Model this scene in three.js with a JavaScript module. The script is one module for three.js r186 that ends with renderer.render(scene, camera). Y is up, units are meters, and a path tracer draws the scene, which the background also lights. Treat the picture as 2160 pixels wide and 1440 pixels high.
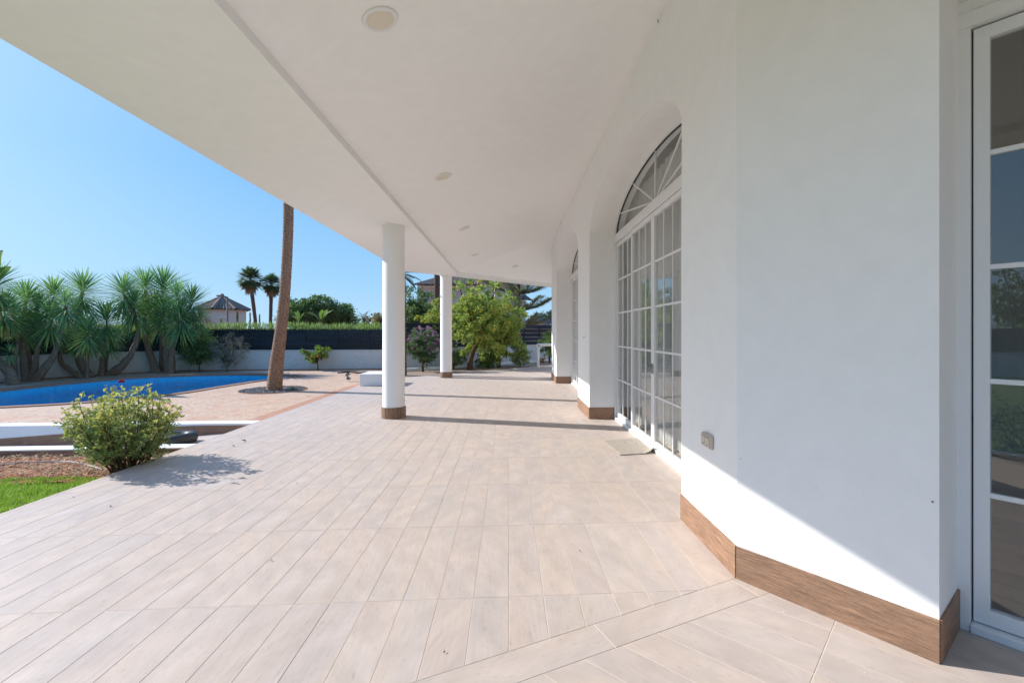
import * as THREE from 'three';
import { mergeGeometries, mergeVertices } from 'three/addons/utils/BufferGeometryUtils.js';
import { RoundedBoxGeometry } from 'three/addons/geometries/RoundedBoxGeometry.js';
import { ImprovedNoise } from 'three/addons/math/ImprovedNoise.js';

// ------------------------------------------------------------------ camera, sky, sun, exposure
const scene = new THREE.Scene();
const V = (x, y, z) => new THREE.Vector3(x, y, z);
const EYE = 1.52, FPX = 990, CX = 1134, CY = 700, YAW = Math.atan(61 / 990);
const camera = new THREE.PerspectiveCamera(2 * Math.atan(720 / FPX) * 180 / Math.PI, 2160 / 1440, 0.05, 900);
camera.position.set(0, EYE, 0);
camera.rotation.y = -YAW;
camera.setViewOffset(2160, 1440, 1080 - CX, 720 - CY, 2160, 1440);   // shifted lens: verticals stay vertical
camera.updateProjectionMatrix();
const FW = V(Math.sin(YAW), 0, -Math.cos(YAW)), RT = V(Math.cos(YAW), 0, Math.sin(YAW));
const ray = (u, v) => FW.clone().addScaledVector(RT, (u - CX) / FPX).add(V(0, (CY - v) / FPX, 0));
const at = (u, v, d) => V(0, EYE, 0).addScaledVector(ray(u, v), d);               // a photo pixel at a known depth
const onGround = (u, v, y = 0) => { const r = ray(u, v); return V(0, EYE, 0).addScaledVector(r, (y - EYE) / r.y); };
const depthOf = p => p.clone().sub(V(0, EYE, 0)).dot(FW);

const renderer = new THREE.WebGLRenderer({ antialias: true });
renderer.setSize(1024, 682);
renderer.toneMapping = THREE.LinearToneMapping;
renderer.toneMappingExposure = 1.61;
renderer.shadowMap.enabled = true;

const SUN = V(-0.952 * 0.867, 0.498, -0.306 * 0.867).normalize();
const sun = new THREE.DirectionalLight(new THREE.Color().setRGB(1, 0.965, 0.93), 3.95);
sun.position.copy(SUN).multiplyScalar(60).add(V(-4, 0, -10));
sun.target.position.set(-4, 0, -10);
sun.castShadow = true;
sun.shadow.mapSize.set(4096, 4096);
Object.assign(sun.shadow.camera, { left: -30, right: 30, top: 30, bottom: -30, near: 1, far: 140 });
sun.name = 'sun';
scene.add(sun, sun.target);
{
  const W = 512, H = 256, d = new Float32Array(W * H * 4);
  const mix = (a, b, t) => a.map((q, i) => q + (b[i] - q) * t);
  const stops = [[0, [0.32, 0.48, 0.61]], [0.10, [0.225, 0.415, 0.615]], [0.28, [0.118, 0.315, 0.605]], [0.55, [0.08, 0.25, 0.57]], [1, [0.055, 0.19, 0.50]]];
  for (let j = 0; j < H; j++) for (let i = 0; i < W; i++) {
    const th = ((i + 0.5) / W - 0.5) * 2 * Math.PI, ph = ((j + 0.5) / H - 0.5) * Math.PI;
    const dir = V(Math.cos(ph) * Math.cos(th), Math.sin(ph), Math.cos(ph) * Math.sin(th));
    const e = Math.max(0, dir.y);
    let c = stops[4][1];
    for (let k = 0; k < 4; k++) if (e <= stops[k + 1][0]) { c = mix(stops[k][1], stops[k + 1][1], (e - stops[k][0]) / (stops[k + 1][0] - stops[k][0])); break; }
    if (dir.y < 0) c = mix(stops[0][1], [0.25, 0.24, 0.22], Math.min(1, -dir.y * 6));
    const g = Math.max(0, dir.dot(SUN)), glow = 0.30 * Math.pow(g, 6) + 0.5 * Math.pow(g, 60);
    d.set([c[0] + glow, c[1] + glow * 0.95, c[2] + glow * 0.8, 1], (j * W + i) * 4);
  }
  const sky = new THREE.DataTexture(d, W, H, THREE.RGBAFormat, THREE.FloatType);
  sky.mapping = THREE.EquirectangularReflectionMapping; sky.magFilter = sky.minFilter = THREE.LinearFilter;
  sky.needsUpdate = true;
  scene.background = sky; scene.environment = sky;
}

// ------------------------------------------------------------------ helpers
let seed = 12345;
const rnd = () => { seed = (seed * 1664525 + 1013904223) >>> 0; return seed / 4294967296; };
const rr = (a, b) => a + (b - a) * rnd();
const gauss = () => (rnd() + rnd() + rnd() + rnd() - 2) * 0.866;
const IN = new ImprovedNoise();
const noise = (x, y, z = 0) => IN.noise(x, y, z);
const fbm = (x, y, z = 0, o = 4) => { let s = 0, a = 0.5; for (let k = 0; k < o; k++) { s += a * noise(x, y, z + k * 7.3); x *= 2.03; y *= 2.03; a *= 0.5; } return s; };
const lin = (r, g, b) => new THREE.Color().setRGB(r, g, b);
const clamp = (x, a = 0, b = 1) => Math.min(b, Math.max(a, x));

const taken = {};
function numbered(n) { taken[n] = (taken[n] ?? -1) + 1; return taken[n] ? `${n}_${String(taken[n]).padStart(3, '0')}` : n; }
function shade(o) { o.castShadow = true; o.receiveShadow = true; return o; }
function mesh(name, geo, material, parent) {
  const m = shade(new THREE.Mesh(Array.isArray(geo) ? mergeGeometries(geo.map(g => plain(g))) : geo, material));
  m.name = parent ? name : numbered(name);
  (parent || scene).add(m);
  return m;
}
function plain(g) { const q = g.index ? g.toNonIndexed() : g; for (const k of Object.keys(q.attributes)) if (!['position', 'normal', 'uv', 'color'].includes(k)) q.deleteAttribute(k); return q; }
function thing(name, label, category, pos = V(0, 0, 0), turn = 0, group) {
  const o = new THREE.Group(); o.name = numbered(name); o.position.copy(pos); o.rotation.y = turn; scene.add(o);
  o.userData = { label, category }; if (group) o.userData.group = group;
  return o;
}
function tag(o, label, category, group, kind) { o.userData.label = label; o.userData.category = category; if (group) o.userData.group = group; if (kind) o.userData.kind = kind; return o; }
function struct(o, label, category = 'ground') { return tag(o, label, category, null, 'structure'); }
function bx(w, h, d, x = 0, y = 0, z = 0, ry = 0) { const g = new THREE.BoxGeometry(w, h, d); if (ry) g.rotateY(ry); g.translate(x, y, z); return g; }
function rbx(w, h, d, x, y, z, r = 0.004, s = 1) { const g = new RoundedBoxGeometry(w, h, d, s, Math.min(r, w / 2.01, h / 2.01, d / 2.01)); g.translate(x, y, z); return g; }
// polygon given in plan (x,z) pushed up between two heights; holes optional; uv in metres
function prism(poly, y0, y1, holes = [], bevel = 0) {
  const s = new THREE.Shape(poly.map(([x, z]) => new THREE.Vector2(x, -z)));
  for (const h of holes) s.holes.push(new THREE.Path(h.map(([x, z]) => new THREE.Vector2(x, -z))));
  const g = new THREE.ExtrudeGeometry(s, { depth: y1 - y0, bevelEnabled: false, steps: 1 });
  g.rotateX(-Math.PI / 2); g.translate(0, y0, 0);
  return g;
}
// flat polygon in space, fan of triangles, uv from x,z
function sheet(pts) {
  const p = [], uv = [];
  for (let k = 1; k + 1 < pts.length; k++) for (const q of [pts[0], pts[k], pts[k + 1]]) { p.push(q.x, q.y, q.z); uv.push(q.x, q.z); }
  const g = new THREE.BufferGeometry();
  g.setAttribute('position', new THREE.Float32BufferAttribute(p, 3)); g.setAttribute('uv', new THREE.Float32BufferAttribute(uv, 2));
  g.computeVertexNormals(); return g;
}
// tapered, bending tube
function limb(pts, radii, segs = 8, rough = 0, ringsPer = 0) {
  const curve = new THREE.CatmullRomCurve3(pts, false, 'centripetal');
  const n = ringsPer || Math.max(4, (pts.length - 1) * 5), p = [], uv = [], idx = [], L = curve.getLength();
  let side = V(1, 0, 0.13);
  for (let i = 0; i <= n; i++) {
    const t = i / n, c = curve.getPoint(t), tg = curve.getTangent(t);
    side.addScaledVector(tg, -side.dot(tg)).normalize();
    const b = tg.clone().cross(side);
    const f = t * (radii.length - 1), k = Math.min(radii.length - 2, Math.floor(f)), r = radii[k] + (radii[k + 1] - radii[k]) * (f - k);
    for (let j = 0; j <= segs; j++) {
      const a = j / segs * 2 * Math.PI, jj = j % segs;
      const q = r * (1 + (rough ? rough * noise(Math.cos(jj / segs * 6.28) * 2 + c.x * 3, t * L * 4, Math.sin(jj / segs * 6.28) * 2 + c.z) : 0) + (typeof rough === 'object' ? 0 : 0));
      p.push(c.x + (side.x * Math.cos(a) + b.x * Math.sin(a)) * q, c.y + (side.y * Math.cos(a) + b.y * Math.sin(a)) * q, c.z + (side.z * Math.cos(a) + b.z * Math.sin(a)) * q);
      uv.push(j / segs, t * L);
      if (i < n && j < segs) { const o = i * (segs + 1) + j; idx.push(o, o + 1, o + segs + 1, o + 1, o + segs + 2, o + segs + 1); }
    }
  }
  const cap = p.length / 3, e = curve.getPoint(1); p.push(e.x, e.y, e.z); uv.push(0.5, L);
  for (let j = 0; j < segs; j++) idx.push(n * (segs + 1) + j, n * (segs + 1) + j + 1, cap);
  const g = new THREE.BufferGeometry();
  g.setAttribute('position', new THREE.Float32BufferAttribute(p, 3)); g.setAttribute('uv', new THREE.Float32BufferAttribute(uv, 2));
  g.setIndex(idx); g.computeVertexNormals(); return g;
}
// collector of coloured leaf faces
class Leaves {
  constructor() { this.p = []; this.c = []; }
  tri(a, b, c, col) { for (const q of [a, b, c]) this.p.push(q.x, q.y, q.z); for (let k = 0; k < 3; k++) this.c.push(col.r, col.g, col.b); }
  // pointed oval leaf, slightly folded along its rib
  leaf(o, dir, up, len, wid, col, fold = 0.25, droop = 0) {
    const s = dir.clone().cross(up).normalize(), n = s.clone().cross(dir).normalize();
    const m = o.clone().addScaledVector(dir, len * 0.45), t = o.clone().addScaledVector(dir, len).addScaledVector(n, -droop * len);
    const l = m.clone().addScaledVector(s, wid / 2).addScaledVector(n, fold * wid), r = m.clone().addScaledVector(s, -wid / 2).addScaledVector(n, fold * wid);
    this.tri(o, l, t, col); this.tri(o, t, r, col);
  }
  // long blade along a bending line
  blade(o, dir, len, wid, col, bend = 0.2, segs = 3, fold = 0.2) {
    let d = dir.clone(), c = o.clone(), s = d.clone().cross(V(0, 1, 0)); if (s.lengthSq() < 1e-4) s = V(1, 0, 0); s.normalize();
    const prof = [0.55, 1, 0.8, 0.0]; let pl, pr, pc;
    for (let k = 0; k <= segs; k++) {
      const w = wid * (k === segs ? 0.0 : prof[Math.min(2, Math.floor(k * 3 / segs))]) / 2, n = s.clone().cross(d).normalize();
      const L = c.clone().addScaledVector(s, w).addScaledVector(n, fold * w), R = c.clone().addScaledVector(s, -w).addScaledVector(n, fold * w), M = c.clone();
      if (k) { this.tri(pl, pc, M, col); this.tri(pl, M, L, col); this.tri(pc, pr, R, col); this.tri(pc, R, M, col); }
      pl = L; pr = R; pc = M;
      c = c.clone().addScaledVector(d, len / segs); d = d.clone().add(V(0, -bend / segs, 0)).normalize();
    }
  }
  build(name, material, parent) {
    const g = new THREE.BufferGeometry();
    g.setAttribute('position', new THREE.Float32BufferAttribute(this.p, 3)); g.setAttribute('color', new THREE.Float32BufferAttribute(this.c, 3));
    g.computeVertexNormals();
    return mesh(name, g, material, parent);
  }
}
const randDir = () => { const z = rr(-1, 1), a = rr(0, 6.283), q = Math.sqrt(1 - z * z); return V(q * Math.cos(a), z, q * Math.sin(a)); };
const vary = (c1, c2, amp = 0.25) => { const t = rnd(), k = 1.0 + (rnd() - 0.5) * 2 * amp; return lin((c1[0] + (c2[0] - c1[0]) * t) * k, (c1[1] + (c2[1] - c1[1]) * t) * k, (c1[2] + (c2[2] - c1[2]) * t) * k); };

// ------------------------------------------------------------------ textures and materials
function tex(w, h, fn, srgb = true) {
  const d = new Uint8Array(w * h * 4);
  for (let j = 0; j < h; j++) for (let i = 0; i < w; i++) { const c = fn(i / w, j / h); d.set([clamp(c[0]) * 255, clamp(c[1]) * 255, clamp(c[2]) * 255, 255], (j * w + i) * 4); }
  const t = new THREE.DataTexture(d, w, h); t.wrapS = t.wrapT = THREE.RepeatWrapping; t.magFilter = THREE.LinearFilter; t.minFilter = THREE.LinearMipmapLinearFilter; t.generateMipmaps = true;
  if (srgb) t.colorSpace = THREE.SRGBColorSpace; t.needsUpdate = true; return t;
}
// noise that closes on itself
const per = (u, v, fu, fv, z = 0) => { const a = u * 6.2832, b = v * 6.2832; return noise(Math.cos(a) * fu / 6.28 + 11.3 * z, Math.sin(a) * fu / 6.28 + Math.cos(b) * fv / 6.28, Math.sin(b) * fv / 6.28 + 3.1 * z); };
const perF = (u, v, fu, fv, z = 0, o = 4) => { let s = 0, a = 0.5; for (let k = 0; k < o; k++) { s += a * per(u, v, fu, fv, z + k); fu *= 2; fv *= 2; a *= 0.55; } return s; };
const rep = (t, x, y) => { const c = t.clone(); c.repeat.set(x, y); c.needsUpdate = true; return c; };

// wood-look stoneware: 4 m by 4 m, grain along v
const tileTex = tex(1024, 1024, (u, v) => {
  const cloud = perF(u, v, 34, 20, 1, 5), grain = perF(u, v, 420, 26, 2, 3), warm = perF(u, v, 14, 5, 3, 4), fleck = Math.max(0, per(u, v, 300, 120, 5) - 0.33);
  const b = 0.775 + cloud * 0.075 + grain * 0.02 - fleck * 0.12;
  return [b * (1.0 + warm * 0.035), b * (0.93 + warm * 0.005), b * (0.885 - warm * 0.03)];
});
const tileBump = tex(512, 512, (u, v) => { const g = 0.5 + perF(u, v, 300, 20, 7, 4) * 0.6; return [g, g, g]; }, false);
const tileMats = [[1, 0.995, 0.98], [0.975, 0.97, 0.96], [1.015, 0.995, 0.965], [0.99, 0.975, 0.95], [0.97, 0.96, 0.95], [1.01, 1.0, 0.975]].map(c => new THREE.MeshStandardMaterial({
  map: rep(tileTex, 0.25, 0.25), color: lin(c[0] * 0.93, c[1] * 0.93, c[2] * 0.93), roughness: 0.62, bumpMap: rep(tileBump, 0.25, 0.25), bumpScale: 0.0012 }));
const groutMat = new THREE.MeshStandardMaterial({ color: lin(0.72, 0.60, 0.50), roughness: 0.95 });
const plasterBump = tex(512, 512, (u, v) => { const g = 0.5 + perF(u, v, 60, 60, 4, 5) * 0.5; return [g, g, g]; }, false);
const plasterTone = tex(512, 512, (u, v) => { const g = 0.985 + perF(u, v, 18, 18, 9, 5) * 0.018; return [g, g, g * 0.997]; });
const plaster = new THREE.MeshStandardMaterial({ color: lin(0.93, 0.923, 0.912), map: rep(plasterTone, 0.4, 0.4), roughness: 0.9, bumpMap: rep(plasterBump, 1.3, 1.3), bumpScale: 0.0004 });
const gardenPlaster = new THREE.MeshStandardMaterial({ color: lin(0.76, 0.755, 0.74), roughness: 0.95, bumpMap: rep(plasterBump, 0.8, 0.8), bumpScale: 0.0012,
  map: rep(tex(512, 512, (u, v) => { const s = Math.max(0, perF(u, v, 16, 30, 2, 5) - 0.12), g = 0.97 + perF(u, v, 30, 30, 5, 4) * 0.05 - s * 0.3; return [g, g * 0.985, g * 0.96]; }), 0.3, 0.6) });
const woodTex = tex(1024, 256, (u, v) => {
  const w = perF(u, v, 8, 40, 1, 4), lines = perF(u, v + w * 0.03, 16, 330, 2, 3), knots = perF(u, v, 14, 14, 6, 3);
  const b = 0.545 + w * 0.16 + lines * 0.20 + knots * 0.08;
  return [b * 1.10, b * 0.88, b * 0.71];
});
const skirtMats = [[0.88, 0.83, 0.80], [0.76, 0.73, 0.71], [0.96, 0.88, 0.82]].map(c => new THREE.MeshStandardMaterial({ map: woodTex, color: lin(...c), roughness: 0.55, bumpMap: woodTex, bumpScale: 0.0015 }));
const joinery = new THREE.MeshPhysicalMaterial({ color: lin(0.80, 0.80, 0.80), roughness: 0.38, clearcoat: 0.25, clearcoatRoughness: 0.3 });
const gasket = new THREE.MeshStandardMaterial({ color: lin(0.015, 0.015, 0.017), roughness: 0.7 });
const glass = new THREE.MeshPhysicalMaterial({ color: lin(0.93, 0.96, 0.95), transmission: 1, thickness: 0, roughness: 0.0, ior: 1.95, specularIntensity: 1 });
const curtainMat = new THREE.MeshPhysicalMaterial({ color: lin(0.66, 0.66, 0.645), roughness: 1, transmission: 0.3, thickness: 0, side: THREE.DoubleSide });
const roomMat = new THREE.MeshStandardMaterial({ color: lin(0.72, 0.71, 0.69), roughness: 0.9 });
const deckTex = tex(1024, 1024, (u, v) => {
  const q = perF(u, v, 60, 60, 1, 5), crack = Math.abs(perF(u, v, 34, 34, 3, 4)), red = perF(u, v, 12, 12, 6, 4), dark = Math.max(0, 0.05 - crack) * 4;
  const b = 0.80 + q * 0.12 - dark * 0.8;
  return [b * 1.0, b * (0.865 - Math.max(0, red) * 0.2), b * (0.75 - Math.max(0, red) * 0.25)];
});
const deckMat = new THREE.MeshStandardMaterial({ map: rep(deckTex, 0.22, 0.22), color: lin(0.92, 0.90, 0.88), roughness: 0.85, bumpMap: rep(deckTex, 0.22, 0.22), bumpScale: 0.006 });
const pinkDeck = new THREE.MeshStandardMaterial({ map: rep(deckTex, 0.5, 0.5), color: lin(0.80, 0.60, 0.52), roughness: 0.85, bumpMap: rep(deckTex, 0.5, 0.5), bumpScale: 0.008 });
const soilTex = tex(512, 512, (u, v) => { const q = perF(u, v, 60, 60, 2, 6), b = 0.60 + q * 0.5; return [b * 1.12, b * 0.70, b * 0.50]; });
const soilMat = new THREE.MeshStandardMaterial({ map: rep(soilTex, 0.8, 0.8), roughness: 1, bumpMap: rep(soilTex, 0.8, 0.8), bumpScale: 0.03 });
const gravelTex = tex(512, 512, (u, v) => { const q = perF(u, v, 120, 120, 2, 4), b = 0.62 + q * 0.6; return [b * 1.03, b * 0.9, b * 0.8]; });
const gravelMat = new THREE.MeshStandardMaterial({ map: rep(gravelTex, 0.7, 0.7), roughness: 1, bumpMap: rep(gravelTex, 0.7, 0.7), bumpScale: 0.02 });
const farGround = new THREE.MeshStandardMaterial({ map: rep(soilTex, 0.1, 0.1), color: lin(0.7, 0.75, 0.6), roughness: 1 });
const barkTex = tex(256, 512, (u, v) => { const q = perF(u, v, 40, 60, 2, 5), b = 0.55 + q * 0.5; return [b * 1.05, b * 0.93, b * 0.82]; });
const bark = (c, bump = 0.02) => new THREE.MeshStandardMaterial({ map: rep(barkTex, 1, 1), color: lin(...c), roughness: 0.95, bumpMap: rep(barkTex, 1, 1), bumpScale: bump });
const yuccaBark = bark([0.95, 0.80, 0.70], 0.03), palmBark = bark([0.98, 0.74, 0.60], 0.02), darkBark = bark([0.30, 0.23, 0.18]), stemBark = bark([0.34, 0.26, 0.19], 0.005);
const leafMat = (tr = 0.35, rough = 0.95) => new THREE.MeshPhysicalMaterial({ vertexColors: true, color: lin(1, 1, 1), roughness: rough, transmission: tr, thickness: 0, side: THREE.DoubleSide });
const leafSoft = leafMat(0.45, 0.95), leafStiff = leafMat(0.4, 0.92), leafDry = leafMat(0.1, 0.95);
const fenceMats = [[0.011, 0.015, 0.024], [0.016, 0.021, 0.032], [0.009, 0.012, 0.018]].map(c => new THREE.MeshStandardMaterial({ color: lin(...c), roughness: 0.6 }));
const whitePaint = new THREE.MeshStandardMaterial({ color: lin(0.82, 0.82, 0.81), roughness: 0.7 });
const blackPlastic = new THREE.MeshStandardMaterial({ color: lin(0.03, 0.032, 0.036), roughness: 0.45 });
const metalGrey = new THREE.MeshStandardMaterial({ color: lin(0.25, 0.25, 0.25), roughness: 0.5, metalness: 0.6 });

// ------------------------------------------------------------------ ground sheets
const POOLNEAR = [[-12.92, -9.2], [-10.3, -10.18], [-9.34, -10.63], [-8.55, -11.45], [-8.2, -12.2], [-8.05, -13.4], [-7.8, -15.12], [-7.42, -16.0], [-7.15, -16.4], [-7.2, -16.75]];
const POOLFAR = [[-7.5, -16.98], [-8.74, -17.5], [-9.88, -17.74], [-11.34, -17.45], [-12.66, -16.65], [-13.25, -15.04], [-13.4, -13.6], [-13.6, -11.6], [-13.7, -10.2]];
const smooth = (poly, n) => new THREE.CatmullRomCurve3(poly.map(([x, z]) => V(x, 0, z)), true, 'centripetal').getPoints(n).slice(0, -1).map(p => [p.x, p.z]);
const pool = smooth([...POOLNEAR, ...POOLFAR], 96);
const grow = (poly, d) => poly.map((p, i) => { const a = poly[(i + poly.length - 1) % poly.length], b = poly[(i + 1) % poly.length]; const tx = b[0] - a[0], tz = b[1] - a[1], l = Math.hypot(tx, tz); return [p[0] - tz / l * d, p[1] + tx / l * d]; });
const areaSign = poly => poly.reduce((s, p, i) => { const q = poly[(i + 1) % poly.length]; return s + p[0] * q[1] - q[0] * p[1]; }, 0);
const outw = areaSign(pool) > 0 ? -1 : 1;
{
  const g = new THREE.PlaneGeometry(1400, 1400, 1, 1); g.rotateX(-Math.PI / 2); g.translate(0, -2.4, 0);
  const uv = g.attributes.uv; for (let i = 0; i < uv.count; i++) uv.setXY(i, uv.getX(i) * 1400, uv.getY(i) * 1400);
  struct(mesh('ground', g, farGround), 'dry open ground reaching away beyond the garden wall');
}
const WALL_LINE = [[-15.7, 14], [-15.55, -8], [-15.5, -14], [-15.25, -16.1], [-14.85, -17.3], [-14.35, -18.25], [-13.1, -19.42], [-10.9, -19.66], [-4.45, -19.82], [8, -32.27]];
struct(mesh('plot_ground', prism([[-16, 16], [-16, -20.2], [8, -33], [20, -33], [20, 16]], -1.9, -1.7), soilMat), 'bare earth under the garden');
{
  const outer = [[-15.6, -8.36], [-15.5, -14], [-15.25, -16.1], [-14.85, -17.3], [-14.35, -18.25], [-13.1, -19.42], [-10.9, -19.66], [-4.45, -19.82], [-4.45, -19.4], [-4.5, -8.36]];
  struct(mesh('pool_deck', prism(outer, -0.25, -0.012, [grow(pool, 0.001)]), deckMat), 'beige and salmon stamped concrete pool deck', 'deck');
  struct(mesh('deck_border', prism([[-4.5, -8.36], [-4.5, -19.4], [-4.27, -19.4], [-4.27, -8.36]], -0.25, -0.008), pinkDeck), 'narrow pink border strip between deck and terrace', 'border');
}
// pool: basin, water, rim
{
  const p = thing('swimming_pool', 'curved swimming pool with bright blue water', 'pool'); p.userData.kind = 'structure';
  const blueTex = tex(512, 512, (u, v) => { const q = perF(u, v, 60, 60, 3, 4); const t = (Math.floor(u * 128) * 7 + Math.floor(v * 128) * 13) % 5 * 0.018; const b = 0.92 + q * 0.2 - t; return [0.26 * b, 0.82 * b, 0.98 * b]; });
  const blue = new THREE.MeshStandardMaterial({ map: rep(blueTex, 0.4, 0.4), roughness: 0.35 });
  const side = []; const n = pool.length;
  const pos = [], uv = []; let run = 0;
  for (let i = 0; i < n; i++) {
    const a = pool[i], b = pool[(i + 1) % n], l = Math.hypot(a[0] - b[0], a[1] - b[1]);
    for (const [q, y, s] of [[a, -0.02, 0], [b, -0.02, l], [b, -1.5, l], [a, -0.02, 0], [b, -1.5, l], [a, -1.5, 0]]) { pos.push(q[0], y, q[1]); uv.push(run + s, y); } run += l;
  }
  const g = new THREE.BufferGeometry(); g.setAttribute('position', new THREE.Float32BufferAttribute(pos, 3)); g.setAttribute('uv', new THREE.Float32BufferAttribute(uv, 2)); g.computeVertexNormals();
  mesh('basin', [g, prism(grow(pool, 0.02 * outw), -1.6, -1.45)], blue, p);
  const ripple = tex(512, 512, (u, v) => { const g2 = 0.5 + perF(u, v, 40, 40, 8, 3) * 0.55; return [g2, g2, g2]; }, false);
  const water = new THREE.MeshPhysicalMaterial({ color: lin(0.68, 0.90, 0.985), transmission: 1, thickness: 0, roughness: 0.02, ior: 1.33, bumpMap: rep(ripple, 0.35, 0.35), bumpScale: 0.014 });
  const wg = new THREE.ShapeGeometry(new THREE.Shape(pool.map(([x, z]) => new THREE.Vector2(x, -z)))); wg.rotateX(-Math.PI / 2); wg.translate(0, -0.17, 0);
  mesh('water', wg, water, p);
  const rimMat = new THREE.MeshStandardMaterial({ map: rep(deckTex, 0.8, 0.8), color: lin(0.62, 0.44, 0.36), roughness: 0.8 });
  mesh('rim', prism(grow(pool, 0.16 * outw), -0.06, 0.012, [grow(pool, -0.02 * outw)]), rimMat, p);
}
// lawn and soil bed left of the terrace
struct(mesh('lawn_ground', prism([[-15.5, 15], [-15.5, -5.52], [-4.28, -5.42], [-4.28, -2.44], [10.1, 11.94], [10.1, 15]], -0.3, -0.11), new THREE.MeshStandardMaterial({ map: rep(tex(256, 256, (u, v) => { const q = perF(u, v, 60, 60, 4, 5), b = 0.5 + q * 0.6; return [b * 0.85, b, b * 0.42]; }), 0.7, 0.7), roughness: 1 })), 'turf under the lawn grass');
{
  const nx = 90, nz = 22, g = new THREE.PlaneGeometry(11.2, 1.2, nx * 2, nz); g.rotateX(-Math.PI / 2); g.translate(-9.86, -0.095, -5.93);
  const p = g.attributes.position, uv = g.attributes.uv;
  for (let i = 0; i < p.count; i++) { const x = p.getX(i), z = p.getZ(i); p.setY(i, -0.095 + 0.035 * fbm(x * 3, z * 3, 1) + 0.03 * noise(x * 14, z * 14, 2)); uv.setXY(i, x, z); }
  g.computeVertexNormals();
  struct(mesh('soil_bed', g, soilMat), 'reddish brown soil bed strewn with straw beside the lawn', 'soil');
}

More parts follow.
